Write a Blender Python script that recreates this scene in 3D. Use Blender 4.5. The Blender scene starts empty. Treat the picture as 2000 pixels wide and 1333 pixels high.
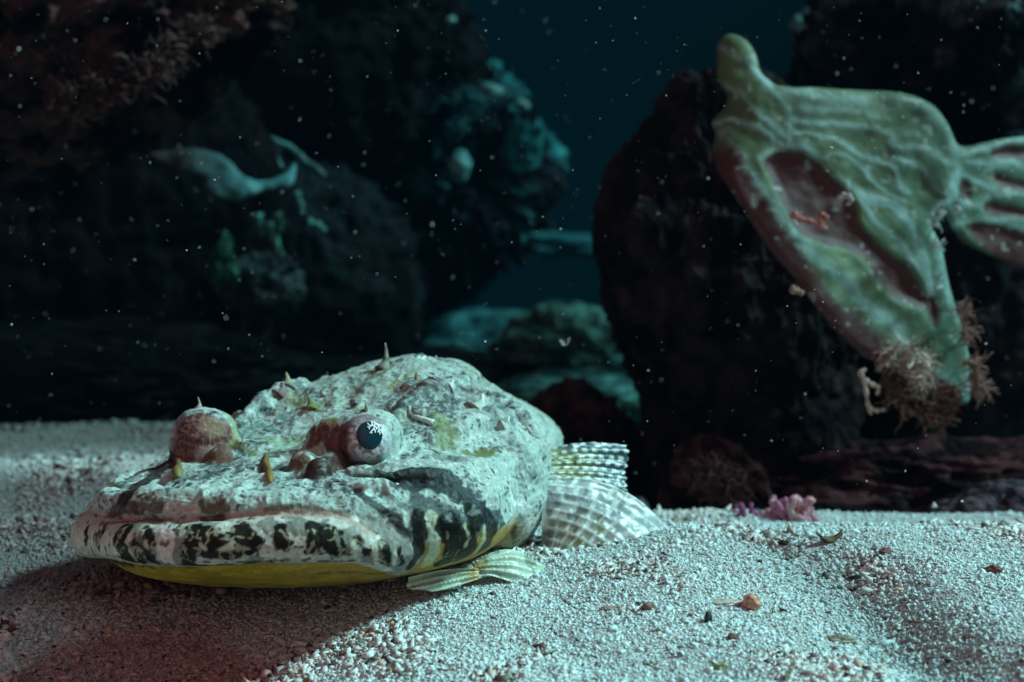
import bpy, math, random
import numpy as np
from mathutils import Vector, Matrix
from mathutils.bvhtree import BVHTree

# ------------------------------------------------------------------ camera, world, sun, exposure
SC = bpy.context.scene
COL = SC.collection
rng = np.random.default_rng(7)
random.seed(7)

CAM_Z, PITCH, LENS = 0.13, math.radians(5.0), 50.0
FPX = LENS / 36.0 * 2000.0
cam_d = bpy.data.cameras.new('camera')
cam = bpy.data.objects.new('camera', cam_d); COL.objects.link(cam)
cam.location = (0, 0, CAM_Z)
cam.rotation_euler = (math.radians(90) - PITCH, 0, 0)
cam_d.lens = LENS; cam_d.sensor_width = 36.0
cam_d.clip_start = 0.01; cam_d.clip_end = 60.0
cam_d.dof.use_dof = True
cam_d.dof.focus_distance = 0.452
cam_d.dof.aperture_fstop = 12.5
SC.camera = cam
SC.view_settings.view_transform = 'Standard'
SC.view_settings.look = 'None'
SC.view_settings.exposure = 0.8
SC.view_settings.gamma = 1.0
SC.cycles.use_denoising = True
SC.cycles.volume_bounces = 0
SC.cycles.max_bounces = 6

SUN_DIR = Vector((0.72, 0.03, 0.66)).normalized()      # towards the light
sun_d = bpy.data.lights.new('sun', 'SUN')
sun_d.energy = 5.0; sun_d.angle = math.radians(9); sun_d.color = (0.54, 0.97, 1.0)
sun = bpy.data.objects.new('sun', sun_d); COL.objects.link(sun)
sun.rotation_euler = SUN_DIR.to_track_quat('Z', 'Y').to_euler()

W = bpy.data.worlds.new('World'); SC.world = W; W.use_nodes = True
wn = W.node_tree.nodes; wl = W.node_tree.links
bg = wn['Background']
def world_lobe(direction, colour, power):
    tc = wn.new('ShaderNodeTexCoord')
    d = wn.new('ShaderNodeVectorMath'); d.operation = 'DOT_PRODUCT'
    wl.new(tc.outputs['Generated'], d.inputs[0]); d.inputs[1].default_value = Vector(direction).normalized()
    mx = wn.new('ShaderNodeMath'); mx.operation = 'MAXIMUM'; mx.inputs[1].default_value = 0; wl.new(d.outputs['Value'], mx.inputs[0])
    pw = wn.new('ShaderNodeMath'); pw.operation = 'POWER'; pw.inputs[1].default_value = power; wl.new(mx.outputs[0], pw.inputs[0])
    sc = wn.new('ShaderNodeVectorMath'); sc.operation = 'SCALE'; sc.inputs[0].default_value = colour; wl.new(pw.outputs[0], sc.inputs['Scale'])
    return sc
lobes = [world_lobe((0, 0.25, 1), (0.08, 0.18, 0.20), 7.0),        # dim daylight from the surface
         world_lobe((-0.6, -0.9, 0.35), (0.52, 0.10, 0.12), 3.0),      # unseen red fill added behind camera left, to redden the shade
         world_lobe((0.5, -0.9, 0.6), (0.15, 0.20, 0.20), 2.0), world_lobe((0.03, 1, -0.06), (0.0006, 0.017, 0.023), 28.0)]  # front fill added from behind the camera, then the water's teal glow
base = wn.new('ShaderNodeVectorMath'); base.operation = 'ADD'
base.inputs[0].default_value = (0.0004, 0.0026, 0.0042); base.inputs[1].default_value = (0, 0, 0)
prev = base
for l in lobes:
    ad = wn.new('ShaderNodeVectorMath'); ad.operation = 'ADD'
    wl.new(prev.outputs[0], ad.inputs[0]); wl.new(l.outputs[0], ad.inputs[1]); prev = ad
wl.new(prev.outputs[0], bg.inputs['Color']); bg.inputs['Strength'].default_value = 1.0

# ------------------------------------------------------------------ helpers
cp, sp = math.cos(PITCH), math.sin(PITCH)
def ray(px, py):
    """direction of the photograph's pixel, scaled so that y (depth) is 1"""
    a = (px - 1000.0) / FPX; b = (666.5 - py) / FPX
    d = Vector((a, cp + b * sp, -sp + b * cp))
    return d / d.y
def P(px, py, Y):
    return Vector((0, 0, CAM_Z)) + ray(px, py) * Y

_tab = np.random.default_rng(3).random((64, 64, 64)).astype(np.float32)
def vnoise(p):
    p = np.asarray(p, dtype=np.float64)
    i = np.floor(p).astype(np.int64); f = p - i; f = f * f * (3 - 2 * f); i &= 63; j = (i + 1) & 63
    x0, y0, z0 = i[:, 0], i[:, 1], i[:, 2]; x1, y1, z1 = j[:, 0], j[:, 1], j[:, 2]
    fx, fy, fz = f[:, 0], f[:, 1], f[:, 2]
    a = _tab[x0, y0, z0] * (1 - fx) + _tab[x1, y0, z0] * fx
    b = _tab[x0, y1, z0] * (1 - fx) + _tab[x1, y1, z0] * fx
    c = _tab[x0, y0, z1] * (1 - fx) + _tab[x1, y0, z1] * fx
    d = _tab[x0, y1, z1] * (1 - fx) + _tab[x1, y1, z1] * fx
    return (a * (1 - fy) + b * fy) * (1 - fz) + (c * (1 - fy) + d * fy) * fz
def fbm(p, scale, octs=4, gain=0.5):
    q = np.asarray(p) * scale; s = 0; a = 1.0; t = 0
    for k in range(octs):
        s = s + a * vnoise(q + 17.3 * k); t += a; a *= gain; q = q * 2.03
    return s / t                      # 0..1, mean .5
def ridged(p, scale, octs=4, gain=0.55):
    q = np.asarray(p) * scale; s = 0; a = 1.0; t = 0
    for k in range(octs):
        s = s + a * (1 - np.abs(2 * vnoise(q + 9.1 * k) - 1)); t += a; a *= gain; q = q * 2.1
    return s / t
def sstep(a, b, x):
    t = np.clip((x - a) / (b - a), 0, 1); return t * t * (3 - 2 * t)

def mesh_np(name, verts, faces, colors=None, smooth=True, extra=None):
    """verts (n,3), faces (m,3|4) int -> mesh; colors (n,3)"""
    me = bpy.data.meshes.new(name)
    verts = np.ascontiguousarray(verts, dtype=np.float32); faces = np.ascontiguousarray(faces, dtype=np.int32)
    k = faces.shape[1]
    me.vertices.add(len(verts)); me.vertices.foreach_set('co', verts.ravel())
    me.loops.add(faces.size); me.loops.foreach_set('vertex_index', faces.ravel())
    me.polygons.add(len(faces)); me.polygons.foreach_set('loop_start', np.arange(0, faces.size, k, dtype=np.int32))
    me.update(calc_edges=True)
    if smooth: me.polygons.foreach_set('use_smooth', np.ones(len(faces), dtype=bool))
    if colors is not None:
        at = me.color_attributes.new('tint', 'FLOAT_COLOR', 'POINT')
        c = np.ones((len(verts), 4), dtype=np.float32); c[:, :3] = colors
        at.data.foreach_set('color', c.ravel())
    if extra:
        for nm, vals in extra.items():
            at = me.attributes.new(nm, 'FLOAT', 'POINT'); at.data.foreach_set('value', np.asarray(vals, dtype=np.float32))
    me.validate()
    return me
def link(name, me, mat=None, parent=None):
    o = bpy.data.objects.new(name, me); COL.objects.link(o)
    if mat: me.materials.clear(); me.materials.append(mat)
    if parent: o.parent = parent
    return o
def tag(o, label=None, cat=None, group=None, kind=None):
    if label: o['label'] = label
    if cat: o['category'] = cat
    if group: o['group'] = group
    if kind: o['kind'] = kind
    return o
def empty(name, loc):
    o = bpy.data.objects.new(name, None); COL.objects.link(o); o.location = loc; o.empty_display_size = 0.02
    return o
def adopt(child, root):
    """child's mesh is in world coordinates: keep it there under root"""
    child.parent = root; child.location = -Vector(root.location)
    return child
def grid_faces(nu, nv, wrap=False):
    i = np.arange(nu - 1)[:, None]; j = np.arange(nv if wrap else nv - 1)[None, :]; jn = (j + 1) % nv
    a = i * nv + j; b = i * nv + jn; c = (i + 1) * nv + jn; d = (i + 1) * nv + j
    return np.stack([np.broadcast_to(q, a.shape).ravel() if q.shape != a.shape else q.ravel() for q in (a, d, c, b)], 1)

# ------------------------------------------------------------------ materials
def new_mat(name):
    m = bpy.data.materials.new(name); m.use_nodes = True
    return m, m.node_tree.nodes, m.node_tree.links, m.node_tree.nodes['Principled BSDF']
def tint_mat(name, rough=0.6, bump=0.3, bscale=600, dist=0.0006, vary=0.35, vscale=500, spec=0.4, sub=0.0, coat=0.0, detail=6):
    m, n, l, b = new_mat(name)
    at = n.new('ShaderNodeAttribute'); at.attribute_name = 'tint'
    tc = n.new('ShaderNodeTexCoord')
    nz = n.new('ShaderNodeTexNoise'); nz.inputs['Scale'].default_value = vscale; nz.inputs['Detail'].default_value = detail
    nz.inputs['Distortion'].default_value = 0.6
    l.new(tc.outputs['Object'], nz.inputs['Vector'])
    mr = n.new('ShaderNodeMapRange'); mr.inputs['From Min'].default_value = 0.3; mr.inputs['From Max'].default_value = 0.7
    mr.inputs['To Min'].default_value = 1 - vary; mr.inputs['To Max'].default_value = 1 + vary
    l.new(nz.outputs['Fac'], mr.inputs['Value'])
    mu = n.new('ShaderNodeVectorMath'); mu.operation = 'SCALE'
    l.new(at.outputs['Color'], mu.inputs[0]); l.new(mr.outputs[0], mu.inputs['Scale'])
    l.new(mu.outputs[0], b.inputs['Base Color'])
    b.inputs['Roughness'].default_value = rough; b.inputs['Specular IOR Level'].default_value = spec
    if coat: b.inputs['Coat Weight'].default_value = coat; b.inputs['Coat Roughness'].default_value = 0.18
    if sub:
        b.inputs['Subsurface Weight'].default_value = sub; b.inputs['Subsurface Radius'].default_value = (0.004, 0.002, 0.001)
        b.inputs['Subsurface Scale'].default_value = 0.6
    if bump:
        nb = n.new('ShaderNodeTexNoise'); nb.inputs['Scale'].default_value = bscale; nb.inputs['Detail'].default_value = 5
        nb.inputs['Distortion'].default_value = 0.8
        l.new(tc.outputs['Object'], nb.inputs['Vector'])
        bp = n.new('ShaderNodeBump'); bp.inputs['Strength'].default_value = bump; bp.inputs['Distance'].default_value = dist
        l.new(nb.outputs['Fac'], bp.inputs['Height']); l.new(bp.outputs[0], b.inputs['Normal'])
    return m
M_SKIN = tint_mat('fish_skin', rough=0.52, bump=0.55, bscale=360, dist=0.0009, vary=0.22, vscale=800, spec=0.18, coat=0.0)
M_FIN = tint_mat('fin_membrane', rough=0.35, bump=0.3, bscale=900, dist=0.0003, vary=0.2, vscale=900, spec=0.5, sub=0.15)
M_SAND = tint_mat('coral_sand', rough=0.8, bump=0.9, bscale=700, dist=0.0015, vary=0.45, vscale=700, spec=0.25)
M_GRAIN = tint_mat('sand_grain', rough=0.6, bump=0, vary=0.12, vscale=900, spec=0.35)
M_ROCK = tint_mat('reef_rock', rough=0.85, bump=0.8, bscale=120, dist=0.004, vary=0.5, vscale=90, spec=0.03)
M_SPONGE = tint_mat('sponge_flesh', rough=0.6, bump=0.35, bscale=420, dist=0.0008, vary=0.10, vscale=200, spec=0.25, sub=0.1)
M_TUFT = tint_mat('fuzzy_growth', rough=0.8, bump=0.4, bscale=700, dist=0.0008, vary=0.4, vscale=600, spec=0.2)

# ------------------------------------------------------------------ the fish: a solid field in the fish's own frame
YAW = math.radians(23.5)
SN = Vector((-0.1013, 0.42, 0.0))                       # under the tip of the snout
EU = Vector((math.sin(YAW), math.cos(YAW), 0))          # towards the tail
EW = Vector((math.cos(YAW), -math.sin(YAW), 0))         # towards the fish's left flank
ROLL = 0.075
def to_world(u, w, z):
    u = np.asarray(u, float); w = np.asarray(w, float); z = np.asarray(z, float)
    return np.stack([SN.x + EU.x * u + EW.x * w, SN.y + EU.y * u + EW.y * w, z + ROLL * w], -1)
def to_local(p):
    p = np.asarray(p, float); dx = p[..., 0] - SN.x; dy = p[..., 1] - SN.y
    u = dx * EU.x + dy * EU.y; w = dx * EW.x + dy * EW.y
    return u, w, p[..., 2] - ROLL * w
def smin(a, b, k):
    h = np.clip(0.5 + 0.5 * (b - a) / k, 0, 1); return b * (1 - h) + a * h - k * h * (1 - h)
def smax(a, b, k): return -smin(-a, -b, k)

U_ = [-.004, .0, .003, .010, .018, .030, .042, .055, .070, .080, .090, .098, .1035, .109, .120, .127, .133, .145, .17, .22, .30, .38, .46]
W_ = [.0001, .0135, .023, .037, .0455, .0555, .0635, .0705, .0755, .0752, .0730, .0700, .0670, .0700, .0715, .0690, .063, .059, .054, .043, .026, .014, .008]
W_MAP = (np.array(U_), np.array(W_))
T_MAP = (np.array([-.004, 0, .01, .02, .03, .045, .06, .075, .09, .11, .13, .15, .17, .22, .30, .38, .46]),
         np.array([.037, .0405, .0440, .0466, .0482, .0498, .0520, .0560, .0620, .0700, .0745, .0755, .0690, .053, .040, .032, .028]))
B_MAP = (np.array([-.004, 0, .01, .02, .03, .05, .08, .11, .15, .22, .3, .38, .46]),
         np.array([.030, .0240, .0182, .0150, .0118, .0078, .0052, .0050, .005, .010, .014, .018, .018]))
Z_MAP = (np.array([-.004, .0, .03, .06, .1, .15, .25, .46]), np.array([.036, .036, .0325, .028, .0265, .030, .030, .024]))

LIP = [(-.0015, 0, .0324, .0068), (.0002, .014, .0326, .0068), (.0065, .029, .0325, .0068), (.0155, .043, .0308, .0068),
       (.0245, .0505, .0287, .0068), (.0320, .0545, .0255, .0072), (.037, .0560, .0225, .0066)]
LIPL = [(-.0015, 0, .0324, .0068), (.0005, -.014, .0324, .0066), (.0065, -.029, .0322, .0064), (.0155, -.043, .0308, .0072),
        (.027, -.0530, .0288, .0070), (.040, -.0615, .0265, .0066), (.052, -.067, .0245, .0055)]
ULIP = [(.0035, 0, .0434, .0046), (.0055, .0135, .0435, .0046), (.0105, .027, .0428, .0046), (.0185, .040, .0412, .0046),
        (.0285, .0500, .0372, .0044), (.0375, .0565, .0320, .0048), (.0434, .0600, .0265, .0048)]
ULIPL = [(.0035, 0, .0434, .0046), (.0055, -.0135, .0434, .0046), (.0115, -.028, .0424, .0040), (.0195, -.041, .0408, .0040),
         (.031, -.0510, .0372, .0038), (.043, -.059, .0340, .0036)]
LIP = LIPL[::-1] + LIP[1:]; ULIP = ULIPL[::-1] + ULIP[1:]
GROOVE = [(x[0] - .0045, x[1] * 1.04, x[2] - .0050, .0022) for x in ULIP[:-1]]

def smooth_path(pts, n):
    a = np.array(pts, float); a = np.vstack([2 * a[0] - a[1], a, 2 * a[-1] - a[-2]]); out = []
    for i in range(1, len(a) - 2):
        for t in np.arange(n) / n:
            out.append(0.5 * ((2 * a[i]) + (a[i + 1] - a[i - 1]) * t + (2 * a[i - 1] - 5 * a[i] + 4 * a[i + 1] - a[i + 2]) * t * t
                              + (-a[i - 1] + 3 * a[i] - 3 * a[i + 1] + a[i + 2]) * t ** 3))
    out.append(a[-2]); return out
def capsule(pu, pw, pz, a, b):
    ax, bx = np.array(a[:3]), np.array(b[:3]); d = bx - ax; L2 = d @ d
    t = np.clip(((pu - ax[0]) * d[0] + (pw - ax[1]) * d[1] + (pz - ax[2]) * d[2]) / L2, 0, 1)
    r = a[3] + (b[3] - a[3]) * t
    return np.sqrt((pu - ax[0] - t * d[0]) ** 2 + (pw - ax[1] - t * d[1]) ** 2 + (pz - ax[2] - t * d[2]) ** 2) - r
def ball(pu, pw, pz, c, r, s=(1, 1, 1)):
    q = np.sqrt(((pu - c[0]) / s[0]) ** 2 + ((pw - c[1]) / s[1]) ** 2 + ((pz - c[2]) / s[2]) ** 2)
    return (q - r) * min(s)

EYE_L = (.0635, -.0348, .0545)
EYE_R = (.0610, .0215, .0530)

def L3(px, py, Y): return tuple(float(q) for q in to_local(np.array(P(px, py, Y))))
KNOBS = [(L3(622, 920, .4400), .0040), (L3(592, 906, .4490), .0046), (L3(648, 908, .4510), .0048), (L3(432, 900, .4760), .0052), (L3(398, 905, .4800), .0044)]
def bend(u): return -1.6 * np.clip(u - .15, 0, None) ** 2
def field(u, w, z):
    w = w - bend(u)
    Wd = np.interp(u, *W_MAP); T = np.interp(u, *T_MAP); B = np.interp(u, *B_MAP); zc = np.interp(u, *Z_MAP)
    aw = np.abs(w) / Wd
    up = np.clip((z - zc) / (T - zc), 0, None); dn = np.clip((zc - z) / (zc - B), 0, None)
    pe = np.interp(u, [.10, .15], [2.1, 1.72])
    r = np.where(z > zc, (aw ** pe + up ** pe) ** (1 / pe), (aw ** 3.0 + dn ** 2.3) ** (1 / 2.6))
    f = (r - 1) * (T - B) * 0.5
    f = np.where(u < -.004, np.maximum(f, -.004 - u + .002), f)
    f = np.where(u > .455, np.maximum(f, u - .455), f)
    def chain(f, pts, k, sub=False):
        pts = smooth_path(pts, 5)
        ar = np.array(pts); R = ar[:, 3].max() + 0.008
        lo = ar[:, :3].min(0) - R; hi = ar[:, :3].max(0) + R
        m = (u > lo[0]) & (u < hi[0]) & (w > lo[1]) & (w < hi[1]) & (z > lo[2]) & (z < hi[2])
        if not m.any(): return f
        um, wm, zm = u[m], w[m], z[m]; c = np.full(um.shape, 9.0)
        for a, b in zip(pts[:-1], pts[1:]): c = np.minimum(c, capsule(um, wm, zm, a, b))
        f[m] = smax(f[m], -c, k) if sub else smin(f[m], c, k)
        return f
    def local(c, R):
        return (np.abs(u - c[0]) < R) & (np.abs(w - c[1]) < R) & (np.abs(z - c[2]) < R)
    def addball(c, r, s=(1, 1, 1), k=.003, sub=False):
        m = local(c, r * max(s) + .015); q = ball(u[m], w[m], z[m], c, r, s)
        f[m] = smax(f[m], -q, k) if sub else smin(f[m], q, k)
    # cheek bulge on each side, below the eye
    addball((.064, .055, .0300), .019, (1.5, 1.0, .80), k=.006)
    addball((.064, -.055, .0310), .018, (1.5, 1.0, .80), k=.006)
    # hollows: between the eyes, before the eyes, behind
    addball((.058, -.004, .0640), .0125, (1.4, 1.1, .95), k=.006, sub=True)
    addball((.040, -.036, .0570), .0085, (1.2, 1.3, .9), k=.005, sub=True)
    addball((.055, -.062, .0530), .0110, (1.6, 1.0, 1.0), k=.005, sub=True)
    addball((.055, .060, .0560), .0085, (1.8, 1.0, .8), k=.006, sub=True)
    # lips
    f = chain(f, ULIP, .0032)
    # folds of skin sweeping back and down round the corner of the jaw
    for pts in ([(.026, .040, .0455, .0016), (.036, .052, .0430, .0022), (.045, .0610, .0370, .0026), (.0495, .0660, .0290, .0026), (.0480, .0660, .0215, .0016)],
                [(.034, .042, .0480, .0014), (.046, .0560, .0450, .0018), (.056, .0650, .0395, .0022), (.0610, .0710, .0310, .0022)],
                [(.026, -.040, .0450, .0016), (.038, -.054, .0420, .0020), (.050, -.0630, .0360, .0022)]):
        f = chain(f, pts, .0025)
    f = chain(f, GROOVE, .0012, True)
    f = chain(f, LIP, .0016)
    # eye turrets
    addball(EYE_L, .0116, (1, 1, 1), k=.0055)
    addball(EYE_R, .0100, (1, 1.1, 1), k=.0035)
    addball((.060, .0300, .0530), .0106, (1, 1, 1), k=.003)
    # shoulder behind the gill cover
    addball((.116, .0590, .0240), .0150, (1.2, .8, 1.15), k=.004)
    # lid behind the eyeball
    addball((.0615, .0350, .0556), .0085, k=.004)
    # edges of the cheek plate and of the gill cover: a raised rim with a groove behind it
    for sg in (1, -1):
        f = chain(f, [(.088, sg * .036, .0600, .0012), (.094, sg * .052, .0520, .0016), (.0965, sg * .0640, .0430, .0020), (.0955, sg * .0685, .0330, .0020), (.090, sg * .0670, .0215, .0018)], .003)
        f = chain(f, [(.092, sg * .038, .0620, .0010), (.099, sg * .054, .0540, .0016), (.1025, sg * .0665, .0430, .0030), (.1015, sg * .0705, .0320, .0024), (.096, sg * .0690, .0195, .0022)], .0018, True)
        f = chain(f, [(.118, sg * .036, .0660, .0012), (.1245, sg * .052, .0585, .0018), (.1275, sg * .0640, .0470, .0022), (.1275, sg * .0685, .0340, .0022), (.122, sg * .0660, .0200, .0018)], .003)
        f = chain(f, [(.123, sg * .038, .0680, .0010), (.1310, sg * .053, .0590, .0018), (.1345, sg * .0640, .0470, .0034), (.1345, sg * .0675, .0330, .0026), (.129, sg * .0650, .0190, .0020)], .0018, True)
    # nasal knobs
    for c_, r_ in KNOBS: addball(c_, r_, k=.0022)
    # bony ridges over the crown
    for pts in ([(.080, .031, .0582, .0014), (.09, .031, .0612, .0020), (.11, .033, .0648, .0020), (.135, .036, .0650, .0016)],
                [(.080, .046, .0520, .0016), (.092, .050, .0535, .0022), (.118, .056, .0540, .0020)],
                [(.078, -.030, .0592, .0016), (.095, -.030, .0648, .0022), (.118, -.028, .0705, .0020)],
                [(.062, .0600, .0400, .0020), (.078, .0640, .0405, .0024), (.096, .0640, .0405, .0022), (.122, .066, .0410, .0018)]):
        f = chain(f, pts, .004)
    return f

def surface_nets(field, lo, hi, h):
    n = np.ceil((np.array(hi) - lo) / h).astype(int) + 1
    xs = [lo[i] + h * np.arange(n[i]) for i in range(3)]
    F = np.empty(tuple(n), dtype=np.float32)
    for s in range(0, n[0], 40):
        e = min(n[0], s + 40)
        U, Wg, Z = np.meshgrid(xs[0][s:e], xs[1], xs[2], indexing='ij')
        F[s:e] = field(U, Wg, Z)
    S = F < 0
    nx, ny, nz = n
    acc = np.zeros((nx - 1, ny - 1, nz - 1, 3), np.float32); cnt = np.zeros((nx - 1, ny - 1, nz - 1), np.int32)
    offs = [(0, 0, 0), (1, 0, 0), (0, 1, 0), (1, 1, 0), (0, 0, 1), (1, 0, 1), (0, 1, 1), (1, 1, 1)]
    def sl(A, o): return A[o[0]:o[0] + nx - 1, o[1]:o[1] + ny - 1, o[2]:o[2] + nz - 1]
    for ai in range(8):
        for ax in range(3):
            a = offs[ai]
            if a[ax] == 1: continue
            b = list(a); b[ax] = 1; b = tuple(b)
            Fa, Fb = sl(F, a), sl(F, b); m = (Fa < 0) != (Fb < 0)
            t = Fa[m] / (Fa[m] - Fb[m]); p = np.tile(np.array(a, np.float32), (len(t), 1)); p[:, ax] += t
            acc[m] += p; cnt[m] += 1
    act = cnt > 0; idx = -np.ones(act.shape, np.int64); idx[act] = np.arange(act.sum())
    ijk = np.argwhere(act); V = acc[act] / cnt[act][:, None] + ijk
    V = V * h + np.array(lo)
    faces = []
    for ax in range(3):
        o = [0, 0, 0]; o[ax] = 1
        A = S[:nx - o[0], :ny - o[1], :nz - o[2]]; Bq = S[o[0]:, o[1]:, o[2]:]
        cr = np.argwhere(A != Bq); flip = A[A != Bq]
        b1, b2 = [(1, 2), (2, 0), (0, 1)][ax]
        ok = (cr[:, b1] > 0) & (cr[:, b2] > 0) & (cr[:, b1] < n[b1] - 1) & (cr[:, b2] < n[b2] - 1)
        cr = cr[ok]; flip = flip[ok]
        e1 = np.zeros(3, int); e1[b1] = 1; e2 = np.zeros(3, int); e2[b2] = 1
        q = np.stack([idx[tuple((cr - e1 - e2).T)], idx[tuple((cr - e2).T)], idx[tuple(cr.T)], idx[tuple((cr - e1).T)]], 1)
        q[~flip] = q[~flip][:, ::-1]
        faces.append(q)
    return V, np.concatenate(faces)

V, F = surface_nets(field, (-.014, -.175, -.002), (.462, .086, .082), 0.0009)

def subdivide(V, F, levels=1):
    me = mesh_np('tmp', V, F); o = bpy.data.objects.new('tmp', me); COL.objects.link(o)
    md = o.modifiers.new('s', 'SUBSURF'); md.levels = levels
    ev = o.evaluated_get(bpy.context.evaluated_depsgraph_get()); m2 = ev.to_mesh()
    n = len(m2.vertices); v = np.empty(n * 3, np.float32); m2.vertices.foreach_get('co', v)
    q = np.empty(len(m2.loops), np.int32); m2.loops.foreach_get('vertex_index', q)
    nn = np.empty(n * 3, np.float32); m2.vertex_normals.foreach_get('vector', nn)
    ev.to_mesh_clear(); bpy.data.objects.remove(o); bpy.data.meshes.remove(me)
    return v.reshape(-1, 3).astype(float), q.reshape(-1, 4), nn.reshape(-1, 3).astype(float)

V = to_world(V[:, 0], V[:, 1], V[:, 2]); F = F[:, ::-1]      # the fish's frame is left-handed
BV = BVHTree.FromPolygons([tuple(v) for v in V], [tuple(int(i) for i in f) for f in F])
def hit(px, py, tree=None):
    r = ray(px, py); h = (tree or BV).ray_cast(Vector((0, 0, CAM_Z)), r.normalized())
    return (h[0], h[1]) if h[0] is not None else (None, None)
def surf_path(pts, step=5.0):
    out = []
    for k in range(len(pts)):
        a = pts[k]; b = pts[min(k + 1, len(pts) - 1)]
        n = max(1, int(math.hypot(b[0] - a[0], b[1] - a[1]) / step))
        for t in range(n):
            h = hit(a[0] + (b[0] - a[0]) * t / n, a[1] + (b[1] - a[1]) * t / n)[0]
            if h is not None: out.append(h)
    return np.array(out)

V, F, NRM = subdivide(V, F)
lu, lw, lz = to_local(V); lw = lw - bend(lu)
# ---- relief of the skin
n1 = fbm(V, 55, 3); n2 = ridged(V + 0.004 * np.stack([fbm(V, 160, 2), fbm(V + 3, 160, 2), fbm(V + 5, 160, 2)], 1), 105, 4, .48)
lipness = sstep(.0, .006, np.abs(lz - .0335)) * 0 + 1
belly = sstep(-.1, -.45, NRM[:, 2])
onlip = sstep(.026, .018, lu) * sstep(.0415, .038, lz)
ec_ = np.sqrt((lu - EYE_L[0]) ** 2 + (lw - EYE_L[1]) ** 2 + (lz - EYE_L[2]) ** 2); ed_ = np.sqrt((lu - .060) ** 2 + (lw - .029) ** 2 + (lz - .054) ** 2)
kd_ = np.min([np.sqrt((lu - c_[0]) ** 2 + (lw - c_[1]) ** 2 + (lz - c_[2]) ** 2) - r_ for c_, r_ in KNOBS], 0)
amp = (1 - .8 * sstep(.003, .001, kd_)) * (1 - .75 * belly) * (1 - .72 * onlip) * (1 - .6 * sstep(.015, .012, np.minimum(ec_, ed_)))
V0 = V.copy()
DK = (.004, .0045, .002); BR = (.10, .036, .030)
SK = (.44, .52, .47); OLV = (.18, .19, .07)
spine_list = [((744, 724), (751, 671), 9, [(.05, .05, .02), (.08, .08, .05), (.42, .45, .38), (.05, .05, .04), (.40, .44, .38), (.06, .06, .05), (.4, .42, .36)]),
              ((562, 757), (557, 729), 11, [(.14, .12, .08), (.3, .33, .2), (.35, .4, .24)]), ((545, 775), (551, 748), 12, [(.13, .05, .06), (.3, .25, .25)]),
              ((387, 800), (384, 777), 5, [(.3, .26, .2), (.35, .33, .25)]), ((484, 786), (480, 766), 15, [SK, SK, (.4, .55, .5)]),
              ((606, 800), (598, 770), 10, [OLV, OLV, (.2, .22, .12)]), ((693, 792), (690, 776), 5, [(.1, .13, .11), (.3, .34, .3)]),
              ((711, 806), (712, 789), 5, [(.10, .07, .04), (.16, .12, .06)]), ((810, 762), (812, 729), 17, [SK, (.3, .34, .22), (.2, .2, .1)]),
              ((930, 800), (942, 771), 15, [SK, SK, (.85, .95, .9)]), ((978, 832), (994, 814), 11, [SK, SK, (.85, .95, .9)]),
              ((850, 752), (862, 735), 14, [SK, (.6, .66, .62)]), ((875, 758), (884, 742), 11, [SK, (.6, .66, .62)]), ((770, 798), (776, 786), 8, [SK, SK]),
              ((640, 855), (646, 846), 4, [BR, SK]), ((905, 905), (914, 897), 7, [SK, (.6, .7, .66)]), ((960, 925), (972, 918), 7, [SK, (.6, .7, .66)]),
              ((1015, 880), (1026, 868), 8, [SK, (.55, .62, .58)]), ((520, 795), (516, 782), 8, [SK, SK])]
bump_ = np.zeros(len(V)); n0 = fbm(V + 31, 30, 2) - .5
for b_s, t_s, r_s, *_ in spine_list:
    h_ = hit(*b_s)[0]
    if h_ is None: continue
    r_m = r_s * h_.y / FPX; q_ = np.sum((V - np.array(h_)) ** 2, 1)
    bump_ += r_m * .36 * np.exp(-q_ / (r_m * 1.6) ** 2) + r_m * .10 * np.exp(-q_ / (r_m * 3.0) ** 2)
V = V + NRM * (bump_ + n0 * .0038 * sstep(.07, .10, lu) * (1 - belly))[:, None]
V = V + NRM * ((n1 - .5) * .0048 * amp + (n2 - .6) * .0036 * amp)[:, None]

# ---- colour of the skin, painted as patches on the body
PALE = np.array([.36, .47, .42]); GREY = np.array([.085, .115, .115]); WHITE = np.array([.66, .72, .68])
# streaks run back along the head and down round the jaw
sq = np.stack([lu * .45, lw * .9, lz * 1.1], 1)
warp = 0.006 * np.stack([fbm(V + 1, 130, 2), fbm(V + 2, 130, 2), fbm(V + 4, 130, 2)], 1)
fil = ridged(sq + warp, 225, 4, .58)
mott = fbm(V, 62, 3); bigm = fbm(V + 21, 34, 3)
f1 = sstep(.53, .71, fil + (mott - .5) * .65 + (bigm - .46) * 1.3)
col = GREY + (PALE - GREY) * f1[:, None]
crown = sstep(.060, .080, lu) * sstep(.054, .034, np.abs(lw))
col = col * (1 - .35 * crown[:, None]) + (PALE * .80 * (0.35 + 1.2 * (bigm - .1))[:, None]) * (.35 * crown[:, None])
fle = sstep(.72, .86, ridged(V + warp, 420, 2)); col = col + (WHITE - col) * (fle * .45)[:, None]
blk = sstep(.76, .84, vnoise(V * 800)); col = col * (1 - .75 * blk[:, None])
olive = sstep(.55, .68, fbm(V + 9, 60, 3)); col = col + (np.array([.20, .26, .12]) - col) * (olive * .30 * crown)[:, None]
e1 = fbm(V, 520, 3) - .5; e2 = ridged(V + 7, 480, 2) - .6; e3 = fbm(V + 11, 260, 3) - .5
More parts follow.
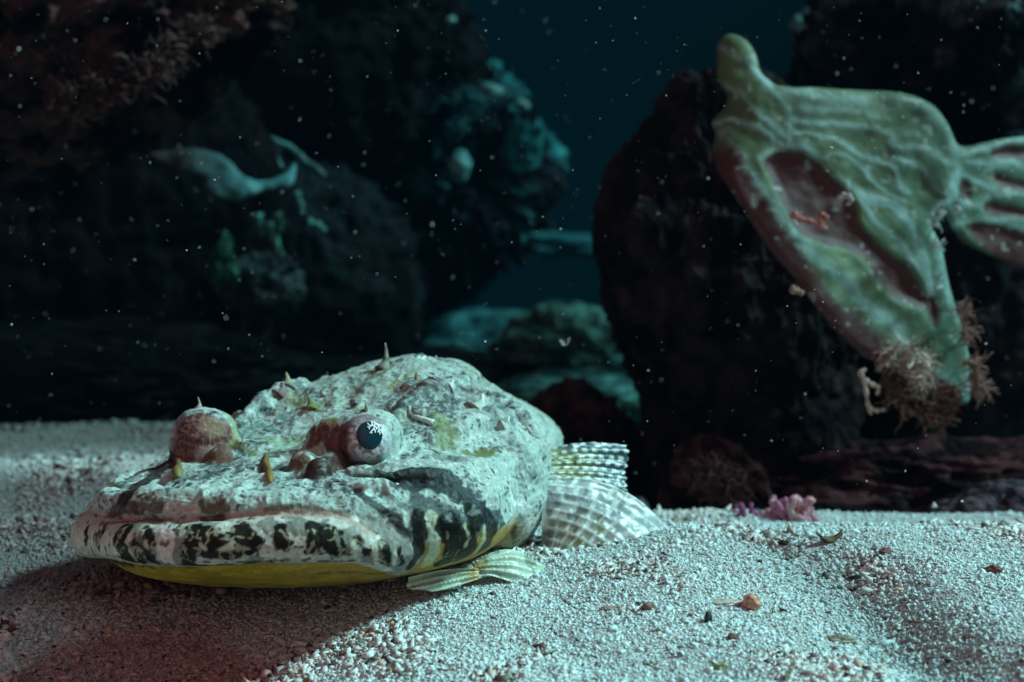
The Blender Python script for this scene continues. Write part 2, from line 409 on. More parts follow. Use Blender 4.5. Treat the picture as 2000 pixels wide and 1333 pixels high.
# pale band skin on lower lip, yellow throat
MPX = .000162
def paint(pts, r, c, soft=4, rough=10, k=1.0, fine=0):
    """one patch along a path on the skin; r and soft in 1/6 mm, rough = how ragged its edge is"""
    global col
    S = surf_path(pts)
    if not len(S): return
    sc = MPX * float(np.mean(S[:, 1])) / .45
    R = (r + soft + rough) * sc + .002
    lo = S.min(0) - R; hi = S.max(0) + R
    m = np.where(np.all((V0 > lo) & (V0 < hi), axis=1))[0]
    if not len(m): return
    d = np.full(len(m), 9.0); vm = V0[m]
    for q in S: d = np.minimum(d, np.sum((vm - q) ** 2, 1))
    d = np.sqrt(d) / sc + e1[m] * rough * 1.8 + e2[m] * fine * 1.5 + e3[m] * rough * 3.0
    a = (sstep(r + soft, r - soft, d) * k)[:, None]
    col[m] = col[m] * (1 - a) + np.array(c) * a

YEL = (.42, .31, .028); ORG = (.46, .25, .07); DK = (.004, .0045, .002); DB = (.009, .015, .019)
BR = (.10, .036, .030); DBR = (.035, .013, .011); PK = (.52, .40, .39); LPW = (.60, .62, .54)
yl = sstep(-.15, -.5, NRM[:, 2]) * sstep(.120, .098, lu)
yl = yl * sstep(.0330, .0300, lz)
yl = np.maximum(yl, sstep(.0235, .0215, lz - .0) * sstep(.06, .05, lu))
ycol = np.array(YEL) * (0.55 + .9 * fbm(V * [1, 1, 2.0], 45, 3))[:, None]
ycol = ycol * (1 - .25 * sstep(.60, .72, ridged(V * [1, 1, 3.0], 90, 3)))[:, None]; ycol = ycol + (np.array([.20, .12, .07]) - ycol) * (sstep(.014, .006, lz) * .6)[:, None]
rt = sstep(.02, .055, lw)[:, None]; ycol = ycol * (1 - rt * .6) + np.array(ORG) * rt * .6
col = col * (1 - yl[:, None]) + ycol * yl[:, None]
pb = sstep(.15, .2, lu); bel = sstep(-.1, -.5, NRM[:, 2]) * pb; col = col * (1 - bel[:, None]) + np.array([.4, .4, .34]) * bel[:, None]

# lower lip: white with black blotches
lipmap = np.full(len(V), 9.0); 
for q in smooth_path(LIP, 8): lipmap = np.minimum(lipmap, np.sqrt((lu - q[0]) ** 2 + (lw - q[1]) ** 2 + (lz - q[2]) ** 2) - q[3])
lm = sstep(.0018, .0006, lipmap) * sstep(-.0078, -.0058, lz - np.interp(lw, [-.067, -.03, 0, .03, .056], [.0245, .0322, .0330, .0325, .0235]))
lw_col = np.array(LPW) * (0.72 + .45 * fbm(V, 260, 3))[:, None]
fl = sstep(.62, .70, ridged(V + warp, 260, 3)); lw_col = lw_col + (np.array([.16, .13, .08]) - lw_col) * (fl * .25)[:, None]
col = col * (1 - lm[:, None]) + lw_col * lm[:, None]
blot = sstep(.535, .575, fbm(V * [1.0, 1, .9] + .31, 150, 3)) * lm * sstep(-.005, .0, lw + .012)
col = col * (1 - blot[:, None] * .55) + np.array(DK) * blot[:, None] * .55

for pts, r in [([(168, 1035), (166, 1062)], 6), ([(203, 1032), (188, 1052), (194, 1075)], 7), ([(245, 1035), (228, 1058), (240, 1078)], 14),
               ([(262, 1062), (282, 1088)], 12), ([(285, 1030), (295, 1058), (300, 1085)], 8), ([(225, 1088), (310, 1102)], 6), ([(375, 1032), (372, 1062), (372, 1090)], 13),
               ([(400, 1045), (410, 1060)], 14), ([(400, 1082), (440, 1086)], 9), ([(425, 1060), (445, 1050)], 9), ([(470, 1040), (485, 1062)], 17),
               ([(455, 1083), (485, 1078)], 5), ([(500, 1055), (502, 1066)], 6), ([(550, 1032), (552, 1048), (555, 1066)], 10), ([(540, 1058), (566, 1062)], 6),
               ([(608, 1032), (612, 1060)], 13), ([(640, 1040), (648, 1072)], 13), ([(600, 1078), (660, 1082)], 5), ([(665, 1045), (672, 1075)], 6),
               ([(700, 1055), (715, 1078)], 8), ([(748, 1062), (756, 1085), (752, 1098)], 9), ([(778, 1072), (786, 1098)], 5)]:
    paint(pts, r * 1.34 + 1, DK, 2.5, 7, .98, 7)
for pts, r in [([(322, 1030), (322, 1050), (325, 1092)], 17)]:
    paint(pts, r, (.64, .60, .55), 3, 6, .9)
ret = sstep(.79, .87, ridged(V + warp, 300, 2)) * lm * sstep(.06, .03, col.max(1)); col = col + (np.array([.40, .37, .24]) - col) * (ret * .75)[:, None]
spk = sstep(.74, .80, vnoise(V * 620)) * lm * sstep(.2, .35, col.max(1)); col = col * (1 - .8 * spk[:, None])
for x, y, r in [(316, 1062, 5), (328, 1060, 4), (322, 1092, 3), (300, 1042, 3), (430, 1034, 4), (520, 1040, 4), (590, 1046, 3)]:
    paint([(x, y)], r, (.16, .12, .10), 2, 2, .85)
for pts, r in [([(208, 1040), (210, 1075)], 4), ([(180, 1040), (178, 1066)], 5), ([(455, 1060), (440, 1070), (430, 1074)], 3), ([(392, 1064), (400, 1072)], 3), ([(690, 1062), (694, 1085)], 6), ([(730, 1068), (735, 1092)], 6), ([(768, 1080), (770, 1100)], 5)]:
    paint(pts, r, (.60, .64, .50), 2, 3, .85)
paint([(215, 1094), (262, 1104)], 6, DK, 3, 8, .9)
paint([(362, 1100), (400, 1106), (450, 1104), (490, 1100)], 7, DK, 3, 11, .9)
paint([(500, 1096), (530, 1098)], 4, DK, 3, 8, .8)
paint([(598, 1092), (640, 1098), (690, 1096)], 5, (.05, .04, .012), 3, 11, .85)
paint([(300, 1135), (420, 1150), (560, 1158), (700, 1150)], 12, (.13, .075, .045), 12, 10, .75)
paint([(600, 1120), (680, 1118), (740, 1120)], 5, (.12, .085, .02), 5, 10, .6)
paint([(240, 1104), (330, 1112), (430, 1104), (560, 1094)], 4, (.06, .045, .012), 4, 6, .7)
# fleshy edge under the upper lip
paint([(195, 1024), (240, 1018), (300, 1016), (330, 1017)], 6, (.16, .085, .075), 4, 3, .9)
paint([(215, 1000), (250, 996), (308, 990)], 13, (.075, .038, .035), 4, 8, .85)
for x in (232, 252, 276, 296): paint([(x, 990), (x - 4, 1014)], 3, (.30, .20, .17), 3, 4, .5)
paint([(332, 1003), (350, 996), (375, 1002)], 15, PK, 4, 5, .9)
for x, y in [(338, 998), (352, 1004), (362, 992), (345, 985)]: paint([(x, y)], 3, (.15, .08, .08), 2, 1, .8)
paint([(398, 985), (416, 1000), (432, 985), (440, 1004), (425, 1012)], 14, (.11, .062, .035), 3, 6, .92)
paint([(448, 1008), (520, 1002), (590, 1000), (650, 1006), (700, 1024), (730, 1044)], 9, (.42, .31, .26), 5, 3, .92)
paint([(520, 994), (580, 990), (650, 998), (690, 1012)], 3, (.10, .08, .05), 3, 6, .7)
paint([(400, 975), (425, 968)], 8, (.16, .12, .10), 3, 5, .6)

# eyes and the brown hollows before them
paint([(362, 880), (378, 868), (392, 880), (405, 862), (425, 850), (432, 866), (400, 838), (372, 842)], 34, BR, 5, 5, .97)
paint([(408, 832), (425, 835)], 19, (.24, .17, .085), 8, 5, .8)
paint([(440, 812), (455, 830), (458, 850)], 11, (.26, .33, .17), 5, 4, .85)
paint([(372, 806), (400, 800), (430, 803)], 7, (.50, .52, .50), 4, 6, .85)
paint([(340, 870), (344, 840), (358, 818)], 8, (.22, .20, .27), 5, 4, .75)
paint([(335, 905), (350, 925)], 12, DBR, 5, 5, .9)
paint([(352, 905), (350, 935)], 7, (.15, .10, .035), 3, 3, .9)
paint([(310, 915), (335, 900), (300, 935), (270, 950), (240, 972)], 22, (.030, .016, .017), 6, 6, .95)  # shade of the hollow beside the eye, painted as dark skin
paint([(420, 890), (442, 898)], 16, (.13, .065, .045), 4, 6, .9)
paint([(418, 908), (425, 912)], 8, (.17, .20, .12), 4, 3, .6)
paint([(612, 850), (635, 842), (650, 862), (668, 884), (682, 896), (672, 850), (690, 905), (665, 905)], 24, BR, 4, 8, .97)
paint([(628, 828), (650, 822)], 11, (.22, .15, .045), 5, 6, .8)
paint([(590, 858), (604, 848)], 5, DBR, 3, 4, .9)
paint([(585, 895), (600, 898), (580, 905)], 13, (.16, .085, .05), 4, 6, .85)
paint([(612, 908), (600, 915)], 13, (.20, .23, .15), 4, 6, .6)
for (c_, r_), cc_, k_ in zip(KNOBS, [(.045, .015, .012), (.13, .075, .045), (.12, .09, .07), (.14, .075, .05), (.20, .15, .13)], [.97, .85, .7, .9, .7]):
    kb = sstep(.0016, -.0002, np.sqrt((lu - c_[0]) ** 2 + (lw - c_[1]) ** 2 + (lz - c_[2]) ** 2) - r_ + e3 * .004 + e1 * .002)[:, None] * k_
    if cc_[0] == .045: kn0 = kb; continue
    col = col * (1 - kb) + np.array(cc_) * kb
col = col * (1 - kn0) + np.array([.045, .015, .012]) * kn0
paint([(700, 918), (720, 925), (740, 912)], 12, (.06, .055, .05), 4, 6, .75)
for x in (700, 722, 738): paint([(x, 905), (x + 4, 925)], 3, (.40, .38, .38), 2, 3, .7)
# veins on the left eye and the brown socket
# olive and green
paint([(448, 868), (470, 878), (498, 892), (540, 892), (575, 876), (600, 860)], 7, (.13, .20, .07), 5, 5, .85)
paint([(456, 866), (474, 876)], 4, (.15, .12, .03), 2, 2, .9)
paint([(520, 862), (545, 868), (572, 858)], 13, (.22, .34, .20), 7, 6, .7)
paint([(475, 850), (500, 858)], 14, (.26, .36, .30), 5, 4, .7)
paint([(500, 830), (540, 842), (560, 836)], 7, (.10, .28, .24), 5, 6, .7)
paint([(565, 775), (590, 795), (610, 800)], 15, (.24, .28, .12), 8, 8, .6)
paint([(575, 790), (600, 800), (635, 803)], 4, (.12, .11, .03), 3, 3, .8)
paint([(620, 790), (640, 785)], 6, (.30, .33, .16), 5, 6, .5)
paint([(730, 722), (760, 726)], 9, (.20, .24, .06), 5, 5, .8)
paint([(760, 765), (790, 748), (806, 738)], 6, (.26, .27, .12), 4, 5, .7)
paint([(818, 748), (826, 768)], 6, (.18, .18, .09), 4, 3, .6)
paint([(862, 825), (880, 845), (866, 860)], 22, (.17, .22, .08), 8, 12, .75)
paint([(918, 884), (942, 884), (965, 880)], 14, (.13, .16, .045), 5, 10, .85)
paint([(1000, 960), (1008, 975)], 7, (.16, .15, .06), 3, 3, .8)
paint([(780, 810), (795, 840)], 12, (.25, .33, .25), 7, 8, .5)
paint([(545, 810), (560, 822)], 8, (.07, .16, .14), 4, 6, .6)
# grey on the crown and nape
for pts in ([(560, 765), (600, 758)], [(890, 765), (930, 790), (960, 815)], [(965, 790), (1000, 830)], [(700, 760), (740, 755)], [(1000, 860), (1030, 900), (1040, 925)], [(850, 900), (900, 905)], [(640, 745), (700, 735)]):
    paint(pts, 13, (.13, .17, .175), 9, 12, .55)
# dark cheek patch, then the barred jaw corner
paint([(765, 925), (800, 935), (840, 940), (880, 952), (915, 975), (930, 1000)], 37, DB, 6, 11, .93, 9)
paint([(900, 985), (925, 1010)], 12, (.020, .030, .018), 4, 6, .9)
paint([(830, 985), (860, 1000), (880, 1020)], 28, (.030, .044, .048), 7, 10, .85)
paint([(700, 965), (740, 990), (780, 1020), (800, 1050)], 12, (.03, .038, .032), 5, 8, .88, 6)
paint([(740, 960), (790, 990), (815, 1020)], 5, (.06, .07, .06), 4, 8, .7)
paint([(812, 1015), (818, 1045), (816, 1080), (806, 1102)], 17, DK, 3, 5, .97)
paint([(842, 1010), (850, 1040), (848, 1078), (832, 1104)], 12, (.50, .58, .42), 3, 3, .95)
paint([(838, 1096), (826, 1108)], 7, (.62, .46, .14), 3, 2, .8)
paint([(872, 1025), (884, 1050), (884, 1085), (868, 1098)], 24, DK, 3, 5, .97)
paint([(905, 1045), (915, 1075), (905, 1088)], 21, DK, 3, 5, .96)
paint([(950, 1010), (960, 1040), (945, 1068)], 19, DB, 4, 6, .9)
paint([(975, 1000), (978, 1030)], 7, (.07, .10, .11), 4, 5, .8)
paint([(942, 1030), (944, 1055), (930, 1078)], 6, (.55, .60, .30), 2.5, 3, .9)
paint([(905, 1025), (914, 1050), (908, 1066)], 3.5, (.42, .44, .26), 2, 4, .8)
paint([(872, 1040), (876, 1075), (866, 1092)], 2.2, (.38, .36, .18), 1.5, 4, .7)
paint([(895, 1075), (885, 1090)], 2, (.55, .38, .12), 1.5, 2, .7)
paint([(850, 1000), (880, 1010), (930, 1000)], 3, (.30, .36, .36), 3, 10, .6, 8)
# opercle
paint([(1000, 975), (1020, 1000), (1040, 1040), (1052, 1072)], 16, (.74, .79, .77), 5, 12, .7, 16)
paint([(1004, 1030), (1004, 1060)], 6, (.05, .06, .025), 3, 4, .85)

vein = sstep(.80, .93, 1 - np.abs(2 * vnoise(V * 430 + 3.3 * warp * 100) - 1)) + .6 * sstep(.8, .93, 1 - np.abs(2 * vnoise(V * 800) - 1))
eyez = sstep(.0145, .0125, np.sqrt((lu - EYE_L[0]) ** 2 + (lw - EYE_L[1]) ** 2 + (lz - EYE_L[2]) ** 2))
eyer = sstep(.0145, .0120, np.sqrt((lu - .059) ** 2 + (lw - .024) ** 2 + (lz - .053) ** 2))
redness = sstep(1.5, 2.2, col[:, 0] / (col[:, 2] + 1e-4))
vk = (np.clip(vein, 0, 1) * np.maximum(eyez * .55, eyer * .30) * redness)[:, None]
col = col * (1 - vk) + np.array([.36, .22, .21]) * vk

fish = empty('flathead_fish', (float(SN.x + .1 * EU.x), float(SN.y + .1 * EU.y), 0.003))
tag(fish, 'flat headed mottled white fish lying on the sand with black banded lips', 'fish')
body = adopt(link('body', mesh_np('body', V, F, np.clip(col, 0, 1)), M_SKIN), fish)

# ------------------------------------------------------------------ parts of the fish
def tube(path, radii, cols, n=10, flat=None, closed=True):
    """swept tube: path (k,3), radii (k,), cols (k,3); flat = (axis vector, factor)"""
    path = np.asarray(path, float); k = len(path); radii = np.asarray(radii, float)
    T = np.gradient(path, axis=0); T /= np.linalg.norm(T, axis=1)[:, None] + 1e-12
    ref = np.array([.31, -.9, .2]); vs = []; 
    for i in range(k):
        a = np.cross(T[i], ref); a /= np.linalg.norm(a) + 1e-12; b = np.cross(T[i], a)
        ang = np.arange(n) * 2 * math.pi / n
        off = (np.cos(ang)[:, None] * a + np.sin(ang)[:, None] * b) * radii[i]
        if flat is not None:
            ax = np.array(flat[0], float); ax /= np.linalg.norm(ax)
            off = off - np.outer(off @ ax, ax) * (1 - flat[1])
        vs.append(path[i] + off)
    v = np.concatenate(vs); f = grid_faces(k, n, wrap=True)
    c = np.repeat(np.asarray(cols, float), n, axis=0)
    # caps as fans written as quads (degenerate corner repeated is avoided by a centre ring of half size)
    v = np.vstack([v, path[0], path[-1]]); c = np.vstack([c, cols[0], cols[-1]])
    i0, i1 = len(v) - 2, len(v) - 1; caps = []
    for j in range(0, n, 2):
        caps.append([i0, j, (j + 1) % n, (j + 2) % n]); b0 = (k - 1) * n
        caps.append([i1, b0 + (j + 2) % n, b0 + (j + 1) % n, b0 + j])
    return v, np.vstack([f, np.array(caps)]), c
def merge(parts):
    vs, fs, cs = [], [], []; o = 0
    for v, f, c in parts:
        vs.append(v); fs.append(f + o); cs.append(c); o += len(v)
    return np.vstack(vs), np.vstack(fs), np.vstack(cs)
def put(name, parts, mat, root, label=None, smooth=True):
    v, f, c = merge(parts); o = link(name, mesh_np(name, v, f, np.clip(c, 0, 1), smooth), mat)
    if root is not None: adopt(o, root)
    if label: o['label'] = label
    return o
def lerp_cols(stops, k):
    t = np.linspace(0, 1, k); ts = np.linspace(0, 1, len(stops)); a = np.array(stops, float)
    return np.stack([np.interp(t, ts, a[:, i]) for i in range(3)], 1)

# spines: (base px, tip px, base radius px, colours, depth shift of the tip)
def spine(b, t, r, cols, name='spine', bendy=0.25):
    r = r * 1.3
    h, n = hit(*b)
    if h is None: return
    sc = h.y / FPX
    tip = P(t[0], t[1], h.y + .001); tip = tip + Vector((0, .002, 0))
    root = h - n * r * sc * .25
    k = 9; path = []; tt = np.linspace(0, 1, k)
    up = (tip - root)
    for q in tt:
        path.append(root + up * q + Vector((0, 0, 1)) * (-bendy * up.length * q * (1 - q) * 1.2) + Vector((1, 0, 0)) * (0.10 * up.length * math.sin(q * 3.1)))
    rad = r * sc * (.85 * (1 - tt) ** 2 + .11 + .45 * (1 - tt)) * (1 + .10 * np.sin(tt * 17))
    put(name, [tube([tuple(p) for p in path], rad, lerp_cols(cols, k), n=10)], M_SKIN, fish)
for s_ in spine_list: spine(*s_)

# crest of the first dorsal fin, folded flat on the hump
pts = []; 
parts = []
for i in range(7):
    x = 764 + i * 11; h, n = hit(x, 716 + abs(i - 3) * 1.5)
    if h is None: continue
    L = [10, 15, 19, 18, 14, 11, 7][i] * h.y / FPX * 1.25
    path = [h - n * .002 + Vector((.0012 * j, .0015 * j, L * 1.15 * j / 5)) for j in range(6)]
    parts.append(tube([tuple(p) for p in path], np.linspace(.0021, .0005, 6), lerp_cols([SK, (.6, .68, .64)], 6), 8))
if parts: put('dorsal_fin', parts, M_FIN, fish)

# fleshy tabs: brown tentacle between the nostrils, brown flap by the eye, pale tentacle on the crown
def tab(name, pix, r, cols, lift=1.0, mat=M_SKIN, flat=None, label=None):
    path = []; 
    for i, (x, y) in enumerate(pix):
        h, n = hit(x, y)
        if h is None: h, n = path[-1][0] + (P(x, y, path[-1][0].y) - path[-1][0]), path[-1][1]
        path.append((h, n))
    pp = [tuple(h + n * lift * rr * h.y / FPX) for (h, n), rr in zip(path, r)]
    pp = smooth_path([p + (rr * path[0][0].y / FPX,) for p, rr in zip(pp, r)], 4)
    a = np.array(pp); put(name, [tube(a[:, :3], a[:, 3], lerp_cols(cols, len(a)), 12, flat)], mat, fish, label)
tab('tentacle', [(520, 893), (521, 903), (520, 914), (526, 925), (527, 938), (528, 946)], [4, 6, 8, 6, 8, 3], [(.2, .16, .06), (.20, .13, .035), (.24, .17, .05)], .9)
tab('tentacle', [(348, 893), (351, 905), (350, 918), (349, 930), (349, 938)], [6, 7, 7, 11, 6], [(.09, .04, .03), (.16, .10, .04), (.22, .20, .09)], .8)
tab('tentacle', [(797, 797), (806, 808), (820, 816), (835, 823), (846, 832)], [4, 5, 6, 6, 7], [SK, (.5, .58, .54), (.75, .85, .82)], 1.0)

# eyeball on the fish's left with pupil and branching lappet
Ycent = .4560
EC = P(714, 863, Ycent + .0002); ER = 53 * Ycent / FPX
def sphere(c, r, nu=64, nv=96, f=None):
    th = np.linspace(0.001, math.pi - .001, nu)[:, None]; ph = (np.arange(nv) * 2 * math.pi / nv)[None, :]
    d = np.stack([np.sin(th) * np.cos(ph), np.sin(th) * np.sin(ph), np.cos(th) + 0 * ph], -1).reshape(-1, 3)
    return d, grid_faces(nu, nv, wrap=True)
d, fs = sphere(None, None)
toc = (Vector((0, 0, CAM_Z)) - EC).normalized()
xr = Vector((1, 0, 0)); xr = (xr - toc * xr.dot(toc)).normalized(); yr = toc.cross(xr)
PD = (toc + xr * .17 + yr * .28).normalized()           # where the pupil looks
pd = np.array(PD); cosang = d @ pd
pa = np.array((xr - PD * xr.dot(PD)).normalized()); pb_ = np.cross(pd, pa)
ang = np.arctan2(d @ pb_, d @ pa); radd = np.arccos(np.clip(cosang, -1, 1))
base_c = np.array([.26, .215, .235]) * (0.5 + 1.0 * fbm(d, 6, 4))[:, None]
ray_n = fbm(np.stack([ang * 3.2, radd * 1.2, 0 * ang], 1), 2.2, 3)
stre = sstep(.40, .53, ray_n + .12 * (fbm(d, 14, 2) - .5)) * sstep(1.15, .60, radd)
base_c = base_c + (np.array([.78, .76, .78]) - base_c) * (stre * .85)[:, None]
spots = sstep(.66, .74, vnoise(d * 9)); base_c = base_c * (1 - .72 * spots[:, None])
lef = sstep(-.45, -.75, d @ np.array(xr) + .25 * (fbm(d, 6, 2) - .5)); base_c = base_c * (1 - lef[:, None]) + np.array(BR) * lef[:, None]
lowr = sstep(-.55, -.80, d @ np.array(yr)); base_c = base_c * (1 - .8 * lowr[:, None]) + np.array([.07, .07, .06]) * .8 * lowr[:, None]
topz = sstep(.45, .70, d @ np.array(yr) - .15 * (d @ np.array(xr))); base_c = base_c * (1 - .7 * topz[:, None]) + np.array([.20, .15, .17]) * .7 * topz[:, None]
rigz = sstep(.5, .75, d @ np.array(xr)); base_c = base_c * (1 - .6 * rigz[:, None]) + np.array([.42, .52, .52]) * .6 * rigz[:, None]
ev = np.array(EC) + d * ER * (1 + .02 * (fbm(d, 6, 3) - .5))[:, None]
eyeball = link('eye', mesh_np('eye', ev, fs, np.clip(base_c, 0, 1)), M_SKIN); adopt(eyeball, fish)
m_pup, n_, l_, b_ = new_mat('pupil_glass')
b_.inputs['Base Color'].default_value = (.003, .032, .050, 1); b_.inputs['Roughness'].default_value = .12; b_.inputs['Specular IOR Level'].default_value = .35
pr = 25.5 * Ycent / FPX; hgt = 7.0 * Ycent / FPX
PC = np.array(EC) + pd * (ER * math.sqrt(1 - (pr / ER) ** 2) - .0002)
pdn = d * np.array([1, 1, 1.0])
loc = np.outer(d[:, 0] * pr, pa) + np.outer(d[:, 1] * pr * 1.12, pb_) + np.outer(d[:, 2] * hgt * 1.25, pd)
pup = link('pupil', mesh_np('pupil', PC + loc, fs), m_pup); pup.parent = eyeball
lm_ = []
def dome(x, y, up=.00012):
    """point on the pupil's dome, x and y in pupil radii"""
    rr = min(.97, x * x + y * y); return PC + pa * x * pr + pb_ * y * pr * 1.12 + pd * (hgt * 1.25 * math.sqrt(1 - rr) + up)
def branch(pts, r0, r1):
    sm = smooth_path([(p[0], p[1], 0) for p in pts], 4)
    path = np.array([dome(p[0], p[1]) for p in sm]); k = len(path)
    lm_.append(tube(path, np.linspace(r0, r1, k) * pr, np.tile([.82, .88, .88], (k, 1)), 8))
for pts in ([(.30, .92), (.28, .6), (.22, .35)], [(.28, .6), (.05, .55), (-.08, .45), (-.10, .28)], [(.05, .55), (-.12, .66), (-.2, .78)],
            [(.22, .35), (.08, .18), (.02, .08)], [(.22, .35), (.32, .20), (.30, .05)], [(.30, .75), (.52, .62), (.60, .40), (.56, .22), (.48, .10)],
            [(.60, .40), (.74, .28), (.78, .12)], [(.52, .62), (.72, .60), (.86, .48)], [(.28, .6), (.40, .42), (.42, .28)], [(.1, .88), (.12, .7), (.05, .55)],
            [(.0, .95), (.3, .86), (.6, .72), (.8, .55)], [(.58, .22), (.66, .06), (.62, -.04)], [(-.08, .45), (-.22, .48)], [(.02, .08), (-.06, .0)], [(.02, .08), (.1, -.02)]):
    branch([(.02 + q[0] * 1.12, .06 + q[1] * .96) for q in pts], .068, .055)
lap = put('iris_lappet', lm_, M_FIN, None); lap.parent = eyeball

# fan fins: rays as ridges, membrane between them hollowed, a thin solid sheet
def fan(name, rays, colf, sub=9, nk=90, ridge=.0008, thick=.0007, extra_tip=.0, label=None):
    R = []
    for b, c, t in rays:
        t = (t[0] + random.uniform(-5, 4), t[1] + random.uniform(-2, 2), t[2]); b, c, t = P(*b), P(*c), P(*t); s = np.linspace(0, 1, nk)[:, None]
        R.append((1 - s) ** 2 * np.array(b) + 2 * s * (1 - s) * np.array(c) + s ** 2 * np.array(t))
    R = np.array(R); nr = len(R)
    tpar = np.linspace(0, nr - 1, (nr - 1) * sub + 1); i0 = np.clip(tpar.astype(int), 0, nr - 2); fr = tpar - i0
    G = []
    for i, f in zip(i0, fr):
        a = R[max(0, i - 1)]; b = R[i]; c = R[i + 1]; e = R[min(nr - 1, i + 2)]
        G.append(.5 * (2 * b + (c - a) * f + (2 * a - 5 * b + 4 * c - e) * f * f + (-a + 3 * b - 3 * c + e) * f ** 3))
    G = np.array(G)                                     # (nt, nk, 3)
    du = np.gradient(G, axis=0); dv = np.gradient(G, axis=1); N = np.cross(du, dv); N /= np.linalg.norm(N, axis=2)[..., None] + 1e-12
    if N[..., 1].mean() > 0: N = -N
    hump = np.abs(np.cos(math.pi * tpar)) ** 3
    S = np.linspace(0, 1, nk)
    env = np.minimum(1, S * 5)[None, :] * (1 - .5 * S)[None, :]
    seg = 1 + .15 * np.sin(S * 95)[None, :] * hump[:, None]
    D = ridge * (hump[:, None] * seg - .5) * env
    D = D + .0012 * (fbm(G.reshape(-1, 3), 220, 3).reshape(G.shape[:2]) - .5)
    # scalloped free edge
    fr_ = np.abs(tpar - np.round(tpar)); G2 = G - dv * (fr_[:, None, None] ** 1.2 * 5.0 * (S[None, :, None] ** 6))
    A = G2 + N * D[..., None]; Bk = G2 - N * thick
    nt = len(tpar); va = A.reshape(-1, 3); vb = Bk.reshape(-1, 3)
    fa = grid_faces(nt, nk); n0 = len(va); fb = fa[:, ::-1] + n0
    rim = [i * nk for i in range(nt)] + [(nt - 1) * nk + j for j in range(1, nk)] + [i * nk + nk - 1 for i in range(nt - 2, -1, -1)] + [j for j in range(nk - 2, 0, -1)]
    rim = np.array(rim); rn = np.roll(rim, -1); fr3 = np.stack([rim, rim + n0, rn + n0, rn], 1)
    cc = colf(np.repeat(tpar, nk), np.tile(S, nt), va)
    o = link(name, mesh_np(name, np.vstack([va, vb]), np.vstack([fa, fb, fr3]), np.clip(np.vstack([cc, cc * .8]), 0, 1)), M_FIN); adopt(o, fish)
    if label: o['label'] = label
    return o
def col_lower(t, s, v):
    k = np.round(t).astype(int); onray = sstep(.20, .04, np.abs(t - k)) * (.35 + 1.1 * fbm(v + 8, 90, 2))
    cell = np.floor(t); bars = .5 + .5 * np.cos(2 * math.pi * (s * 6.5 + 1.6 * vnoise(np.stack([cell * 1.7 + 3, s * 2.5, 0 * s], 1)))); bar = sstep(.70, .95, bars)
    c = np.array([.25, .30, .30]) * (0.35 + 1.3 * fbm(v, 110, 3))[:, None]
    warm = sstep(2.2, 6, t) * .8; c = c * (1 - warm[:, None]) + np.array([.27, .23, .17]) * warm[:, None]
    ol = sstep(.60, .66, fbm(v + 5, 130, 2)) * sstep(.4, .6, s); c = c * (1 - ol[:, None] * .7) + np.array([.14, .17, .06]) * ol[:, None] * .7
    w = np.maximum(onray * .75, bar * .7); w = w * (0.65 + .35 * sstep(.35, .6, fbm(v + 2, 210, 2)))
    w = np.maximum(w, sstep(.12, .0, s)); c = c + (np.array([.66, .74, .70]) - c) * w[:, None]
    dk = sstep(.78, .85, vnoise(np.stack([t * .9, s * 14, t * 0], 1))); c = c * (1 - dk[:, None] * .55)
    c = c * (.55 + .9 * fbm(v + 12, 45, 2))[:, None]
    low = sstep(5.6, 6.6, t) * sstep(.30, .05, s); c = c * (1 - .75 * low[:, None])
    return c
def col_upper(t, s, v):
    k = np.round(t).astype(int); onray = sstep(.36, .18, np.abs(t - k))
    out = sstep(.35, .8, s)
    c = np.array([.17, .21, .08])[None, :] * (1 - out[:, None]) + np.array([.025, .075, .095])[None, :] * out[:, None]
    top = sstep(1.6, .4, t) * sstep(.2, .4, s); c = c * (1 - top[:, None]) + np.array([.03, .08, .11]) * top[:, None]
    bars = .5 + .5 * np.cos(2 * math.pi * (s * 9 + .28 * np.sin(k * 2.1))); dash = onray * sstep(.38, .62, bars)
    w = np.maximum(dash * .95, sstep(.28, .0, s) * .85); c = c + (np.array([.58, .68, .60]) - c) * w[:, None]
    ol = sstep(.66, .70, fbm(v + 2, 260, 2)) * (1 - out); c = c * (1 - ol[:, None]) + np.array([.10, .12, .015]) * ol[:, None]
    return c
_r = random.Random(5)
fan('pectoral_fin', [((1052, 888, .512), (1120, 852, .520), (1226, 872, .530)), ((1052, 894, .511), (1130, 872, .5185), (1229, 884, .528)), ((1052, 902, .510), (1140, 884, .5175), (1228, 898, .528)),
     ((1052, 910, .509), (1140, 896, .5155), (1230, 911, .526)), ((1052, 918, .508), (1140, 908, .5155), (1226, 924, .525)), ((1052, 926, .507), (1140, 918, .5135), (1229, 936, .523)),
     ((1052, 934, .506), (1140, 928, .5125), (1226, 948, .521)), ((1052, 942, .505), (1140, 938, .511), (1229, 960, .519))], col_upper, ridge=.0004, label='upper half of the side fin, dark blue with rows of pale dashes')
fan('pectoral_fin', [((1050, 936, .503), (1215, 915, .516), (1306, 1034, .513)), ((1052, 948, .502), (1190, 938, .510), (1292, 1042, .508)), ((1054, 962, .501), (1180, 958, .504), (1276, 1052, .503)),
     ((1056, 977, .500), (1170, 978, .500), (1254, 1062, .498)), ((1058, 993, .499), (1160, 1000, .497), (1232, 1071, .495)), ((1058, 1010, .498), (1150, 1018, .494), (1212, 1080, .492)),
     ((1058, 1030, .497), (1130, 1035, .492), (1196, 1094, .490)), ((1058, 1050, .496), (1110, 1058, .490), (1160, 1104, .488)), ((1056, 1070, .494), (1095, 1076, .489), (1128, 1112, .486))], col_lower,
    ridge=.0005, label='lower half of the side fin, pale with a net of white rays')

